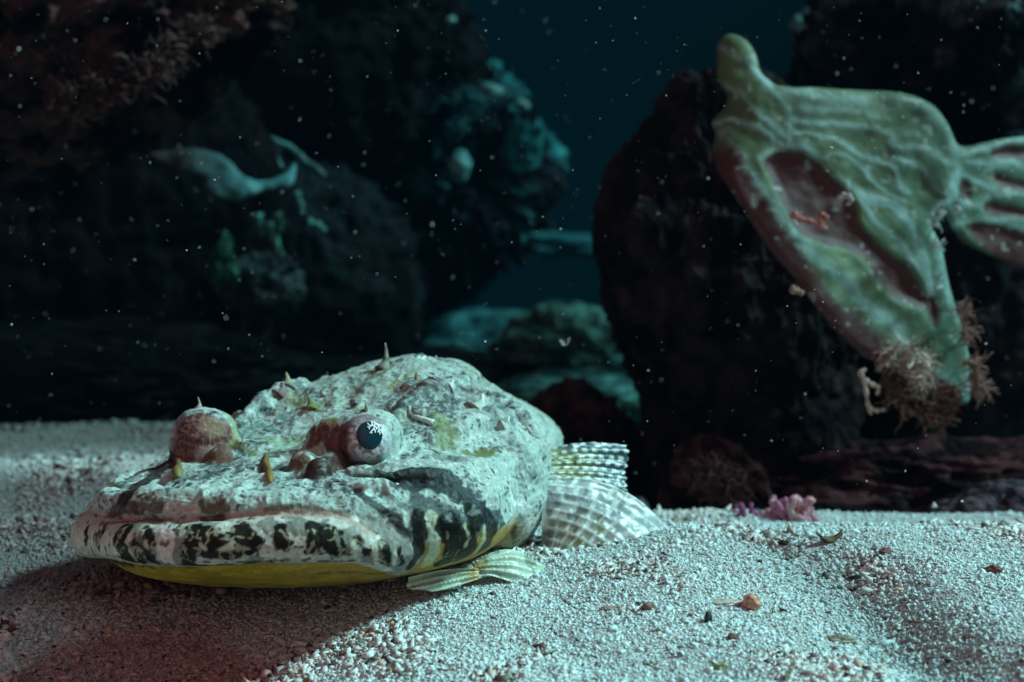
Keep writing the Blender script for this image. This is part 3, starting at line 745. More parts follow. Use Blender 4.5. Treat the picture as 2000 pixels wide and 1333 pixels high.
# folded belly fin tips on the sand
def blob_path(pix, Y, r, cols, flat=(Vector((0, 1, 0)), .6), n=14):
    a = np.array(smooth_path([tuple(P(x, y, yy)) + (rr * yy / FPX,) for (x, y), yy, rr in zip(pix, Y, r)], 9)); n = 48
    v, f, c = tube(a[:, :3], a[:, 3], lerp_cols(cols, len(a)), n, flat)
    k = np.arange(len(a) * n); ctr_ = np.repeat(a[:, :3], n, 0); i = k // n; j = k % n
    g = 1 + .035 * np.cos(j * 2 * math.pi / n * 5 + i * .09) + .55 * (fbm(v[:len(k)], 260, 3) - .5)
    v[:len(k)] = ctr_ + (v[:len(k)] - ctr_) * g[:, None]; c[:len(k)] *= (.80 + .06 * np.cos(j * 2 * math.pi / n * 5 + i * .09) + .8 * (fbm(v[:len(k)], 300, 3) - .5))[:, None]
    return v, f, c
GN = (.50, .66, .48)
def col_belly(t, s_, v):
    k = np.round(t); on = sstep(.30, .10, np.abs(t - k)); c = np.array([.40, .52, .40]) * (.45 + .9 * fbm(v, 170, 3))[:, None]
    c = c + (np.array([.66, .76, .62]) - c) * (on * .5 * (.4 + s_))[:, None]
    sp_ = sstep(.64, .70, fbm(v + 3, 190, 2)); c = c * (1 - .5 * sp_[:, None]); yb = sstep(.35, .0, s_)[:, None]
    return c * (1 - yb) + np.array([.42, .32, .12]) * yb
fan('belly_fin', [((925, 1104, .460), (975, 1058, .463), (1030, 1084, .471)), ((925, 1108, .460), (985, 1070, .461), (1058, 1104, .472)), ((925, 1112, .459), (985, 1090, .459), (1072, 1124, .471)),
     ((925, 1116, .459), (975, 1106, .458), (1050, 1136, .466)), ((925, 1120, .459), (960, 1122, .458), (1005, 1140, .462))], col_belly, thick=.0012, ridge=.0007, label='broad pale yellow green belly fin')
fan('belly_fin', [((935, 1112, .457), (880, 1106, .452), (800, 1128, .448)), ((935, 1118, .457), (872, 1122, .450), (794, 1141, .447)), ((935, 1124, .456), (875, 1138, .449), (806, 1150, .446)),
     ((935, 1130, .456), (885, 1150, .449), (840, 1157, .447))], col_belly, thick=.0014, ridge=.0012, label='pale green tip of the belly fin reaching towards the jaw')
put('belly_fin', [blob_path([(1156, 1112), (1162, 1095), (1170, 1074)], [.482, .484, .486], [7, 12, 8], [(.42, .52, .36), (.52, .60, .48), (.55, .62, .52)], (Vector((0, 1, 0)), .3))], M_FIN, fish, 'small upright fin tip in front of the side fin')
# tail fin, behind the body
def wpt(u, w, z): return to_world(u, w + bend(u), z)
tv = []; 
for i in range(9):
    a = (i - 4) / 4 * .8; L = .055 * (1 - .12 * abs(i - 4) / 4)
    b0 = wpt(.452, 0, .024); t0 = b0 + np.array([-(math.sin(.9)) * math.cos(a) * L, math.cos(.9) * math.cos(a) * L, math.sin(a) * L * .75])
    tv.append(tube([b0 + (t0 - b0) * q for q in np.linspace(0, 1, 8)], np.linspace(.0030, .0014, 8), lerp_cols([(.4, .45, .42), (.1, .12, .12), (.45, .5, .45), (.1, .12, .12)], 8), 8))
put('tail_fin', tv, M_FIN, fish)

# ------------------------------------------------------------------ sand: one sheet and its loose grains
def sand_h(x, y):
    x = np.asarray(x, float); y = np.asarray(y, float); p = np.stack([x, y, 0 * x], -1).reshape(-1, 3)
    sx = np.interp(x, [-.115, -.085, -.055, -.02, .015, .035, .056], [0, .06, .26, .54, .66, .86, 1])
    prof = np.interp(y, [-1, .30, .38, .44, .49, .515, .55, .60, .75], [.002, .004, .009, .0145, .0190, .0172, .0085, -.002, -.006])
    h = sx * prof
    # low lift under the front right of the frame, hollow under the jaw
    h = h - .004 * np.exp(-((x + .09) / .05) ** 2 - ((y - .43) / .04) ** 2)
    # furrow running down to the right
    t = np.clip((y - .35) / .14, -1, 1.3); cx = .126 - .033 * t
    dpt = x - cx - .004 * np.sin(y * 60)
    h = h - .050 * sstep(.62, .80, y) * sstep(-.03, .05, x) - .50 * sstep(.86, 1.6, y + .10 * np.clip(-x - .22, 0, 1))
    ll = sstep(-.01, -.11, x + .5 * (y - .40)) * sstep(.50, .42, y); h = h - .013 * ll
    k = sstep(.52, .42, y)
    h = h - .0062 * np.exp(-(dpt / .017) ** 2) * k + .0045 * sstep(0, .028, dpt) * sstep(.12, .05, dpt) * k
    # dunes on the left, behind the fish
    lf = sstep(-.03, -.16, x)
    h = h + lf * (.012 * np.exp(-((y - .70 - .10 * x) / .045) ** 2) + .004 * np.exp(-((y - .84) / .06) ** 2) + .004 * np.exp(-((y - .56 - .3 * (x + .2)) / .03) ** 2))
    h = h + (fbm(p, 22, 3) - .5).reshape(x.shape) * .0045 + (fbm(p, 90, 3) - .5).reshape(x.shape) * .0016
    return h
def axis_pts(dense_lo, dense_hi, step, lo, hi, grow=1.09):
    a = list(np.arange(dense_lo, dense_hi, step)); s = step; v = a[-1]
    while v < hi: s *= grow; v += s; a.append(v)
    s = step; v = a[0]; b = []
    while v > lo: s *= grow; v -= s; b.append(v)
    return np.array(b[::-1] + a)
gx = axis_pts(-.26, .24, .0014, -3, 3); gy = axis_pts(.33, .62, .0012, -.6, 4, 1.02)
X, Y = np.meshgrid(gx, gy, indexing='ij'); Z = sand_h(X, Y)
sv = np.stack([X, Y, Z], -1).reshape(-1, 3)
def sand_tint(p):
    big = fbm(p, 30, 3); t = np.clip(big - .5, -.3, .3)
    c = np.array([.62, .61, .57]) * (1 + 0.7 * t)[:, None]
    pk = (sstep(-.03, -.12, p[:, 0]) * sstep(.46, .50, p[:, 1]) * sstep(.675, .64, p[:, 1]) + sstep(-.05, -.15, p[:, 0]) * sstep(.72, .80, p[:, 1]))[:, None]; c = c * (1 - .68 * pk)  # dimmer light on the left sand, put into the sheet's colour
    return c
sf = grid_faces(len(gx), len(gy))[:, ::-1]
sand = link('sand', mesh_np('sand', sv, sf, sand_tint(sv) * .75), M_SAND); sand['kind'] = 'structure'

def grains(n, xr_, yr_, size, seed):
    r = np.random.default_rng(seed)
    y = np.exp(r.uniform(math.log(yr_[0]), math.log(yr_[1]), n)); x = r.uniform(xr_[0], xr_[1], n) * (y / .5) ** .6
    z = sand_h(x, y)
    p = np.stack([x, y, z], 1)
    s = size * np.exp(r.normal(0, .38, n)); coarse = sstep(.50, .64, fbm(p + 3, 24, 3) - .012); s = s * (.72 + .60 * coarse)
    furrow = np.exp(-((x - (.126 - .033 * np.clip((y - .35) / .14, -1, 1.3))) / .016) ** 2) * sstep(.53, .47, y); s = s * (1 + .35 * furrow)
    oct_ = np.array([[1, 0, 0], [0, 1, 0], [-1, 0, 0], [0, -1, 0], [0, 0, 1], [0, 0, -1]], float)
    fc = np.array([[4, 0, 1], [4, 1, 2], [4, 2, 3], [4, 3, 0], [5, 1, 0], [5, 2, 1], [5, 3, 2], [5, 0, 3]])
    s = s * (1 + .55 * sstep(-.02, -.09, x + .5 * (y - .40)) * sstep(.50, .43, y))
    v = oct_[None] * (1 + r.normal(0, .28, (n, 6, 1))) + r.normal(0, .18, (n, 6, 3))
    asp = np.stack([np.ones(n), r.uniform(.35, .9, n), r.uniform(.22, .6, n)], 1)
    v = v * asp[:, None] * s[:, None, None]
    q = r.normal(size=(n, 4)); q[:, 1:3] *= .30; q /= np.linalg.norm(q, axis=1)[:, None]; w_, a, b, c = q.T
    Rm = np.stack([1 - 2 * (b * b + c * c), 2 * (a * b - c * w_), 2 * (a * c + b * w_), 2 * (a * b + c * w_), 1 - 2 * (a * a + c * c), 2 * (b * c - a * w_),
                   2 * (a * c - b * w_), 2 * (b * c + a * w_), 1 - 2 * (a * a + b * b)], 1).reshape(n, 3, 3)
    v = np.einsum('nij,nkj->nki', Rm, v) + p[:, None] + np.array([0, 0, 1]) * (s * r.uniform(-.25, .35, n))[:, None, None]
    f = fc[None] + (np.arange(n) * 6)[:, None, None]
    base_ = np.array([.72, .77, .75]) * r.uniform(.66, 1.14, n)[:, None]
    base_ = base_ * coarse[:, None] + (base_ * .35 + np.array([.58, .78, .79]) * .66) * (1 - coarse[:, None])
    kind = r.random(n); kind = np.where(r.random(n) > coarse * .75 + .2, .9, kind)
    for lo, hi, c in [(0, .06, (.22, .13, .11)), (.06, .12, (.50, .38, .30)), (.12, .155, (.10, .035, .035)), (.155, .20, (.12, .13, .08)), (.20, .24, (.80, .80, .76)), (.24, .27, (.04, .05, .05))]:
        m = (kind >= lo) & (kind < hi); base_[m] = np.array(c) * r.uniform(.7, 1.3, m.sum())[:, None]
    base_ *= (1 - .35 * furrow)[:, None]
    pk = (sstep(-.03, -.12, x) * sstep(.46, .50, y) * sstep(.675, .64, y + .04 * (fbm(p, 40, 2) - .5)))[:, None]; base_ = base_ * (1 - .66 * pk * np.array([.85, 1, 1]))  # coarse left grains darkened, painting in the weaker light there
    pk2 = (sstep(-.05, -.15, x) * sstep(.72, .80, y))[:, None]; base_ = base_ * (1 - .72 * pk2); base_ = base_ * (1 - .30 * (sstep(-.03, -.12, x) * sstep(.46, .50, y))[:, None])  # far-left dimness painted into the grain colour as well
    rub_shade = sstep(.35, .75, sstep(-.02, -.09, x + .5 * (y - .40)) * sstep(.50, .43, y) * sstep(-.19, -.145, x - .3 * (y - .40)) + .5 * (fbm(p, 60, 3) - .5))[:, None]   # rubble tint that also paints the reddish shade at front left
    base_ = base_ * (1 - rub_shade) + base_ * np.array([.74, .44, .44]) * rub_shade * r.uniform(.6, 1.4, n)[:, None]
    return v.reshape(-1, 3), f.reshape(-1, 3), np.repeat(base_, 6, 0)
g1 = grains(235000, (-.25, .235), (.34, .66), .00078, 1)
g2 = grains(40000, (-.55, .10), (.64, 1.0), .0013, 2)
g3 = grains(1000, (-.20, .20), (.34, .60), .0013, 5)
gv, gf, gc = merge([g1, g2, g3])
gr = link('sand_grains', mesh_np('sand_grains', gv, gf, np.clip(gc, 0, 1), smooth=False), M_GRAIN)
tag(gr, 'coarse coral sand grains, white, peach and dark red, covering the sea floor', 'sand grains', kind='stuff')

# ------------------------------------------------------------------ rocks of the reef
def cube_sphere(n):
    import itertools
    t = np.tan(np.linspace(-math.pi / 4, math.pi / 4, n)); A, Bq = np.meshgrid(t, t, indexing='ij'); vs = []; fs_ = []; o = 0
    for ax in range(3):
        for s in (-1, 1):
            v = np.zeros((n, n, 3)); v[..., ax] = s; v[..., (ax + 1) % 3] = A; v[..., (ax + 2) % 3] = Bq * s
            vs.append(v.reshape(-1, 3)); fs_.append(grid_faces(n, n)[:, ::-1] + o); o += n * n
    v = np.vstack(vs); v /= np.linalg.norm(v, axis=1)[:, None]; f = np.vstack(fs_)
    key = np.round(v * 1e5).astype(np.int64); _, first, inv = np.unique(key, axis=0, return_index=True, return_inverse=True)
    return v[first], inv.ravel()[f]
CS = {n: cube_sphere(n) for n in (40, 90, 150)}
def rock(name, c, r, label, cat='rock', amp=.35, freq=1.3, seed=0, cols=((.03, .02, .02), (.10, .06, .055)), top=None, n=90, rot=0, fine=.06, group=None, pits=0.0):
    d, f = CS[n]; r = np.array(r, float)
    k = fbm(d * freq + seed * 3.7 + 20, 1, 3) - .5
    rd = ridged(d * freq * 2.2 + seed * 1.9 + 30, 1, 4) - .55
    fn = fbm(d * freq * 9 + seed + 40, 1, 3) - .5
    s = 1 + amp * 2 * k + amp * .8 * rd + fine * 2 * fn
    if pits: s = s - pits * sstep(.62, .75, fbm(d * freq * 3.2 + seed + 50, 1, 2))
    v = d * s[:, None] * r
    cr, sr = math.cos(rot), math.sin(rot); v = np.stack([v[:, 0] * cr - v[:, 2] * sr, v[:, 1], v[:, 0] * sr + v[:, 2] * cr], 1)
    wv = v + np.array(c)
    m = sstep(.42, .62, fbm(d * freq * 4 + seed + 60, 1, 4))
    col_ = np.array(cols[0]) + (np.array(cols[1]) - np.array(cols[0])) * m[:, None]
    if top is not None:
        g = sstep(.50, .66, fbm(d * freq * 3 + seed + 70, 1, 4) + .25 * (d[:, 2] - .2)); col_ = col_ + (np.array(top) - col_) * g[:, None]
    col_ = col_ * (.7 + .6 * fbm(wv, 180, 2))[:, None]
    e = link(name, mesh_np(name, wv - np.array(c), f, np.clip(col_, 0, 1)), M_ROCK); e.location = Vector([float(q) for q in c])
    if label: tag(e, label, cat, group)
    return e
def RP(px, py, Y): return tuple(P(px, py, Y))
DARK = ((.005, .0035, .004), (.020, .013, .013)); RED = ((.020, .010, .010), (.14, .068, .058)); TEAL = ((.02, .028, .03), (.10, .19, .19))
# the tall rock that carries the green sponge
rk = rock('reef_rock', RP(1415, 520, .80), (.070, .075, .094), 'tall dark brown rock standing behind the fish and carrying the green sponge', seed=3, cols=DARK, n=150, amp=.26, fine=.05)
rock('reef_rock', RP(1450, 850, .82), (.058, .07, .085), 'dark rock under the green sponge, directly behind the pink coral', seed=4, cols=DARK, n=90, amp=.30)
rock('reef_rock', RP(1760, 620, .90), (.12, .08, .12), 'black shaded rock behind the lower end of the green sponge', seed=5, cols=((.006, .006, .007), (.018, .014, .015)), n=90, amp=.25)
rock('reef_rock', RP(1790, 985, .76), (.10, .06, .034), 'low reddish brown rock on the sand at the far right', seed=6, cols=((.010, .005, .006), (.050, .020, .021)), n=150, amp=.35, fine=.08, pits=.2)
rock('reef_rock', RP(1395, 965, .70), (.026, .03, .026), 'small fuzzy red brown rock left of the pink coral', seed=12, cols=((.015, .006, .006), (.06, .028, .024)), n=90, amp=.3, fine=.12)
rock('reef_rock', RP(2030, 1040, .66), (.048, .04, .020), 'low purple grey rock at the right edge of the picture', seed=16, cols=((.025, .018, .026), (.08, .06, .075)), n=90)
rock('reef_rock', RP(1880, 170, 1.02), (.10, .10, .115), 'dark craggy rock with teal crusts above and right of the green sponge', seed=7, cols=((.002, .003, .0035), (.008, .012, .014)), top=(.05, .10, .10), n=150, amp=.45, fine=.12, pits=.25)
# the reef wall on the left
rock('reef_rock', RP(150, 40, .86), (.115, .09, .070), 'overhanging red brown rock at the top left corner', seed=8, cols=((.004, .002, .002), (.055, .026, .023)), n=150, amp=.34, fine=.14, rot=.35, pits=.22)
rock('reef_rock', RP(60, 480, 1.25), (.22, .15, .25), 'large black rock filling the left background below the red overhang', seed=9, cols=((.001, .001, .0012), (.004, .003, .004)), n=90, amp=.25)
rock('reef_rock', RP(480, 620, 1.36), (.17, .12, .15), 'dark rock in the background right above the fish eyes, left of the open water', seed=10, cols=((.001, .001, .0015), (.004, .004, .005)), top=(.006, .010, .011), n=90, amp=.28)
rock('reef_rock', RP(620, 90, 1.45), (.17, .12, .15), 'dark rock at the top behind the red overhang', seed=11, cols=((.001, .0015, .002), (.004, .005, .006)), n=90, amp=.3)
rock('reef_rock', RP(880, 350, 1.55), (.095, .09, .115), 'craggy rock with a pale teal crust on top, left of the open water', seed=13, cols=((.003, .005, .007), (.010, .018, .022)), top=(.02, .15, .16), n=150, amp=.50, fine=.14, pits=.25)
far = 'boulders far behind the fish'
rock('boulder', RP(910, 690, 1.60), (.15, .10, .045), 'wide low teal boulder far behind the hump of the fish', seed=14, cols=((.012, .06, .065), (.03, .13, .135)), n=90, amp=.25, group=far)
rock('boulder', RP(1120, 690, 1.35), (.075, .07, .042), 'rounded greenish boulder between the fish and the dark rock', seed=15, cols=((.015, .045, .042), (.05, .15, .12)), n=90, amp=.30, group=far)
rock('boulder', RP(1110, 780, 1.22), (.068, .06, .022), 'flat pale teal boulder below the rounded greenish one', seed=17, cols=((.02, .07, .07), (.06, .20, .18)), n=90, amp=.30, group=far)
rock('boulder', RP(950, 760, 1.28), (.050, .05, .026), 'small teal boulder peeping over the back of the fish', seed=18, cols=((.015, .07, .07), (.05, .19, .18)), n=90, amp=.3, group=far)
rock('boulder', RP(1060, 850, 1.10), (.045, .05, .030), 'pale green boulder low behind the side fin', seed=19, cols=((.015, .06, .05), (.05, .18, .14)), n=90, amp=.3, group=far)
rock('boulder', RP(1120, 880, .92), (.045, .05, .040), 'dark red brown boulder just above the side fin', seed=20, cols=((.02, .010, .010), (.05, .022, .022)), n=90, amp=.3, group=far)
rock('boulder', RP(1080, 480, 1.9), (.12, .10, .018), 'faint ledge of rock in the open water left of the sponge rock', seed=21, cols=((.01, .07, .08), (.02, .12, .13)), n=90, amp=.4, rot=-.1, group=far)
rock('boulder', RP(1680, 150, 1.25), (.055, .05, .030), 'teal rock just above the top edge of the green sponge', seed=22, cols=((.01, .03, .03), (.06, .20, .20)), top=(.10, .34, .34), n=90, amp=.35, fine=.1, group=far)
rock('boulder', RP(1600, 75, 1.30), (.024, .03, .022), 'small teal lump of rock above the teal rock', seed=23, cols=((.01, .03, .03), (.06, .20, .20)), top=(.10, .34, .34), n=40, amp=.4, group=far)
rock('boulder', RP(60, 760, 1.12), (.20, .10, .055), 'black rock standing at the far edge of the sand on the left', seed=24, cols=((.001, .001, .0015), (.004, .0035, .004)), n=90, amp=.25, group=far)
rock('boulder', RP(640, 780, 1.30), (.22, .12, .05), 'dark low rock behind the eyes of the fish', seed=25, cols=((.002, .003, .003), (.008, .010, .012)), n=90, amp=.3, group=far)

# ------------------------------------------------------------------ green sponge: a thick sheet cut to its outline, relief on its face
def smooth_poly(pts, n=5):
    a = np.array(pts, float); a = np.vstack([a[-1], a, a[:2]]); out = []
    for i in range(1, len(a) - 2):
        for t in np.arange(n) / n:
            out.append(.5 * (2 * a[i] + (a[i + 1] - a[i - 1]) * t + (2 * a[i - 1] - 5 * a[i] + 4 * a[i + 1] - a[i + 2]) * t * t + (-a[i - 1] + 3 * a[i] - 3 * a[i + 1] + a[i + 2]) * t ** 3))
    return np.array(out)
def seg_dist(G, pts, close=False):
    d = np.full(len(G), 1e9); q = list(pts) + ([pts[0]] if close else [])
    for a, b in zip(q[:-1], q[1:]):
        a = np.array(a, float); b = np.array(b, float); e = b - a; L = e @ e + 1e-9
        t = np.clip(((G - a) @ e) / L, 0, 1); d = np.minimum(d, np.hypot(G[:, 0] - a[0] - t * e[0], G[:, 1] - a[1] - t * e[1]))
    return d
def inside(G, poly):
    x, y = G[:, 0], G[:, 1]; r = np.zeros(len(G), bool); n = len(poly)
    for i in range(n):
        x1, y1 = poly[i]; x2, y2 = poly[(i + 1) % n]
        if y1 == y2: continue
        c = ((y1 > y) != (y2 > y)) & (x < (x2 - x1) * (y - y1) / (y2 - y1) + x1); r ^= c
    return r
class Sheet:
    """maps over a flat drawing plane; the drawing is in 1/6 mm-ish design units, turned into metres at distance Y0"""
    def __init__(s, x0, y0, x1, y1, st):
        s.o = (x0, y0); s.st = st; s.nx = int((x1 - x0) / st) + 1; s.ny = int((y1 - y0) / st) + 1
        A, B_ = np.meshgrid(x0 + st * np.arange(s.nx), y0 + st * np.arange(s.ny), indexing='ij'); s.G = np.stack([A.ravel(), B_.ravel()], 1)
    def sdf(s, poly): d = seg_dist(s.G, poly, True); return np.where(inside(s.G, poly), -d, d).reshape(s.nx, s.ny)
    def dist(s, pts): return seg_dist(s.G, pts).reshape(s.nx, s.ny)
    def look(s, M, px, py):
        fx = np.clip((px - s.o[0]) / s.st, 0, s.nx - 1.001); fy = np.clip((py - s.o[1]) / s.st, 0, s.ny - 1.001); i = fx.astype(int); j = fy.astype(int); a = fx - i; b = fy - j
        return (M[i, j] * (1 - a) + M[i + 1, j] * a) * (1 - b) + (M[i, j + 1] * (1 - a) + M[i + 1, j + 1] * a) * b
def to_px(x, y, z):
    dz = z - CAM_Z; dep = y * cp - dz * sp; up = y * sp + dz * cp
    return 1000 + FPX * x / dep, 666.5 - FPX * up / dep
S_OUT = smooth_poly([(1408, 84), (1428, 70), (1455, 82), (1474, 112), (1481, 142), (1500, 160), (1522, 172), (1600, 176), (1700, 181), (1760, 185), (1810, 202), (1845, 238), (1864, 280), (1884, 290), (1920, 283), (1960, 275),
    (2060, 268), (2180, 300), (2200, 400), (2160, 500), (2060, 530), (1990, 520), (1940, 498), (1892, 474), (1862, 444), (1842, 416), (1822, 422), (1817, 446), (1836, 484), (1850, 560), (1870, 620), (1888, 690), (1896, 745),
    (1884, 790), (1850, 768), (1800, 738), (1742, 704), (1700, 700), (1640, 650), (1590, 590), (1560, 548), (1500, 478), (1462, 420), (1428, 370), (1404, 328), (1396, 290), (1402, 262), (1394, 238), (1418, 214), (1424, 182), (1406, 150), (1402, 118)])
S_PIT = smooth_poly([(1490, 318), (1515, 299), (1560, 297), (1600, 320), (1630, 352), (1662, 385), (1674, 412), (1682, 440), (1730, 490), (1775, 525), (1803, 570), (1816, 600), (1790, 600), (1750, 586), (1718, 555), (1690, 512), (1655, 488), (1600, 475), (1560, 455), (1530, 402), (1505, 352)])
S_PIT2 = smooth_poly([(1932, 300), (1970, 286), (2060, 290), (2040, 305), (1960, 312)]); S_PIT3 = smooth_poly([(1928, 342), (1965, 345), (2080, 380), (2060, 385), (1960, 368)])
S_PIT4 = smooth_poly([(1885, 442), (1930, 438), (1990, 452), (2090, 500), (2060, 540), (1980, 530), (1925, 490)]); S_PIT5 = smooth_poly([(1925, 395), (1960, 398), (2040, 425), (1970, 426), (1930, 418)]); S_PIT6 = smooth_poly([(1878, 352), (1892, 362), (1896, 392), (1880, 388), (1872, 368)])
S_SLOT = smooth_poly([(1806, 584), (1826, 582), (1832, 610), (1826, 640), (1812, 620)])
VEINS = [([(1410, 90), (1473, 134), (1522, 184), (1536, 229), (1538, 278)], 9), ([(1405, 164), (1450, 180), (1482, 220), (1513, 252), (1536, 278)], 7), ([(1396, 238), (1428, 229), (1482, 252), (1522, 285)], 7),
    ([(1412, 262), (1452, 322), (1488, 385), (1545, 458), (1600, 505), (1650, 550), (1700, 600), (1745, 640), (1800, 700), (1870, 770)], 15), ([(1491, 310), (1527, 291), (1572, 291), (1612, 322), (1668, 373), (1725, 392), (1772, 440), (1808, 535), (1832, 600)], 10),
    ([(1540, 260), (1635, 278), (1693, 310), (1747, 328), (1770, 382)], 7), ([(1545, 233), (1626, 242), (1680, 251), (1738, 260)], 8), ([(1740, 262), (1742, 285), (1806, 292), (1860, 322)], 8), ([(1743, 310), (1797, 319), (1828, 364), (1866, 385)], 7),
    ([(1666, 373), (1700, 420), (1760, 480), (1800, 540)], 7), ([(1862, 250), (1870, 320), (1862, 385), (1820, 420)], 9), ([(1882, 312), (1914, 316), (2000, 328), (2120, 345)], 8), ([(1874, 346), (1941, 375), (2000, 380), (2120, 400)], 7),
    ([(1862, 440), (1905, 431), (1972, 436), (2000, 452), (2120, 500)], 10), ([(1880, 300), (1940, 284), (2000, 276), (2100, 274)], 7), ([(1822, 420), (1824, 454), (1836, 526), (1862, 589), (1882, 640), (1892, 720), (1884, 780)], 10),
    ([(1540, 180), (1600, 190), (1680, 200)], 16), ([(1560, 210), (1640, 215), (1710, 228)], 9), ([(1870, 395), (1905, 400), (1925, 385)], 7), ([(1575, 330), (1640, 300), (1700, 345), (1760, 400)], 5), ([(1690, 392), (1740, 412), (1790, 470), (1812, 520)], 6)]
sh = Sheet(1360, 30, 2240, 840, 2.0)
mO = sh.sdf(S_OUT); mP = np.minimum.reduce([sh.sdf(q) for q in (S_PIT, S_PIT2, S_PIT3, S_PIT4, S_PIT5, S_PIT6, S_SLOT)])
mV = np.zeros_like(mO)
for pts, wd in VEINS:
    dd = sh.dist(smooth_path([(a, b, 0) for a, b in pts], 5) if False else [tuple(q[:2]) for q in smooth_path([(a, b, 0) for a, b in pts], 5)])
    mV = np.maximum(mV, np.exp(-(dd / (wd * .80)) ** 2))
YS = .67
def sponge_depth(px, py):
    a = (px - 1640) / 300; b = (py - 420) / 400
    return YS + .018 * a * a - .030 * b * .9 + .012 * np.sin(a * 2.3 + .4) + .010 * a * b + np.where(px > 1850, .00010 * (px - 1850), 0)
def wander(px, py):
    q = np.stack([px, py, 0 * px], -1).reshape(-1, 3)
    return px + (26 * (fbm(q, 1 / 45, 3) - .5)).reshape(px.shape), py + (26 * (fbm(q + 900, 1 / 45, 3) - .5)).reshape(px.shape)
def sponge_field(x, y, z):
    px, py = to_px(x, y, z); sc = YS / FPX; qx, qy = wander(px, py)
    o = sh.look(mO, px, py); p = sh.look(mP, px, py); v = sh.look(mV, qx, qy)
    wob = (fbm(np.stack([px, py, 0 * px], -1).reshape(-1, 3), 1 / 40, 3) - .5).reshape(px.shape)
    rel = .0004 * v - .0032 * sstep(9, -18, p) + .0038 * wob
    d0 = sponge_depth(px, py); front = (d0 - rel) - y; th = .013 + .004 * wob; back = y - (d0 + th - .003 * v * 0)
    edge = (o - 4 + 5 * wob) * sc
    return smax(smax(front, back, .003), edge, .006)
def fast_field(x, y, z): return sponge_field(x, y, z)
lo = P(1380, 830, YS); hi = P(2235, 40, YS)
SVv, SF = surface_nets(fast_field, (lo.x - .004, YS - .055, lo.z - .006), (hi.x + .02, YS + .085, hi.z + .012), 0.0013)
SVv, SF, SNn = subdivide(SVv, SF)
px, py = to_px(SVv[:, 0], SVv[:, 1], SVv[:, 2]); o_ = sh.look(mO, px, py); p_ = sh.look(mP, px, py); v_ = sh.look(mV, *wander(px, py)) * (.35 + 1.2 * fbm(SVv + 5, 75, 2)) * sstep(-8, 4, p_)
nz1 = fbm(SVv, 60, 3); nz2 = fbm(SVv, 260, 3)
c = np.array([.068, .116, .054])[None] * (.5 + 1.0 * nz1)[:, None] * (.8 + .4 * nz2)[:, None]
tealp = sstep(1650, 1850, px) * .6; c = c * (1 - tealp[:, None]) + np.array([.045, .12, .085]) * tealp[:, None] * (.7 + .6 * nz1)[:, None]
c = c + (np.array([.19, .33, .31]) - c) * (np.clip(v_ * 1.1, 0, 1) * (.30 + .9 * nz2))[:, None]
band = seg_dist(np.stack([px, py], 1), [(1405, 335), (1440, 400), (1490, 470), (1545, 545), (1600, 620), (1660, 672), (1700, 700)]); bm = sstep(60, 34, band + 22 * (nz2 - .5) + 12 * (nz1 - .5)) * sstep(-.2, -14, o_ * 0 - 20)
band2 = seg_dist(np.stack([px, py], 1), [(1780, 735), (1850, 778)]); bm = np.maximum(bm, sstep(34, 18, band2))
bm = np.maximum(bm, sstep(3, -5, p_ + 10 * (nz2 - .5)))
c = c * (1 - bm[:, None]) + np.array([.062, .021, .021]) * (.7 + .6 * nz2)[:, None] * bm[:, None]
back = sstep(-.1, .4, SNn[:, 1]); c = c * (1 - back[:, None]) + np.array([.05, .035, .03]) * back[:, None]
dots = sstep(.78, .84, vnoise(SVv * 300)); c = c + (np.array([.4, .5, .45]) - c) * (dots * .35)[:, None]
sp_root = empty('tube_sponge', tuple(P(1450, 300, .70)))
tag(sp_root, 'large green sponge with pale veins and dark red hollows on the tall rock', 'sponge')
adopt(link('sponge_wall', mesh_np('sponge_wall', SVv, SF, np.clip(c, 0, 1)), M_SPONGE), sp_root)
SB = BVHTree.FromPolygons([tuple(v) for v in SVv[::1]], [tuple(int(i) for i in f) for f in SF])

# ------------------------------------------------------------------ growths: fuzzy tufts of short curled threads
def tuft(name, centres, n, L, r, cols, label=None, cat=None, seed=0, parent=None, down=.3, group=None):
    rr = np.random.default_rng(seed); parts = []
    for i in range(n):
        cx, cy, Yc, R = centres[rr.integers(len(centres))]
        a = rr.uniform(0, 6.28); q = R * math.sqrt(rr.random()); p = np.array(P(cx + q * math.cos(a), cy + q * math.sin(a), Yc + rr.uniform(-.006, .004)))
        d = rr.normal(size=3); d[2] -= down * 2; d[1] -= .4; d /= np.linalg.norm(d); path = [p]; l = L * rr.uniform(.5, 1.3)
        for k in range(6):
            d = d + rr.normal(size=3) * .45; d /= np.linalg.norm(d); path.append(path[-1] + d * l / 6)
        cc = np.array(cols[rr.integers(len(cols))]) * rr.uniform(.6, 1.3)
        parts.append(tube(path, np.linspace(r, r * .35, 7) * rr.uniform(.6, 1.5), np.tile(cc, (7, 1)), 6))
    o = put(name, parts, M_TUFT, parent)
    if parent is None:
        ctr = np.mean([np.array(P(*q_[:3])) for q_ in centres], 0)
        me = o.data; me.transform(Matrix.Translation(-Vector(ctr))); o.location = Vector(ctr)
    if label: tag(o, label, cat, group)
    return o
tuft('algae_tuft', [(1765, 690, .665, 22), (1795, 705, .66, 20), (1800, 730, .66, 16), (1740, 690, .665, 12)], 230, .011, .00042, [(.46, .36, .30), (.60, .56, .48), (.30, .19, .15)], 'tangled whitish threads hanging under the lower end of the green sponge', 'algae', 1)
tuft('algae_tuft', [(1790, 770, .67, 40), (1830, 800, .67, 26), (1840, 770, .67, 25), (1760, 745, .675, 22)], 420, .011, .0005, [(.16, .085, .06), (.26, .16, .12), (.09, .04, .035)], 'brown fuzzy growth below the tip of the green sponge', 'algae', 2, down=.5)
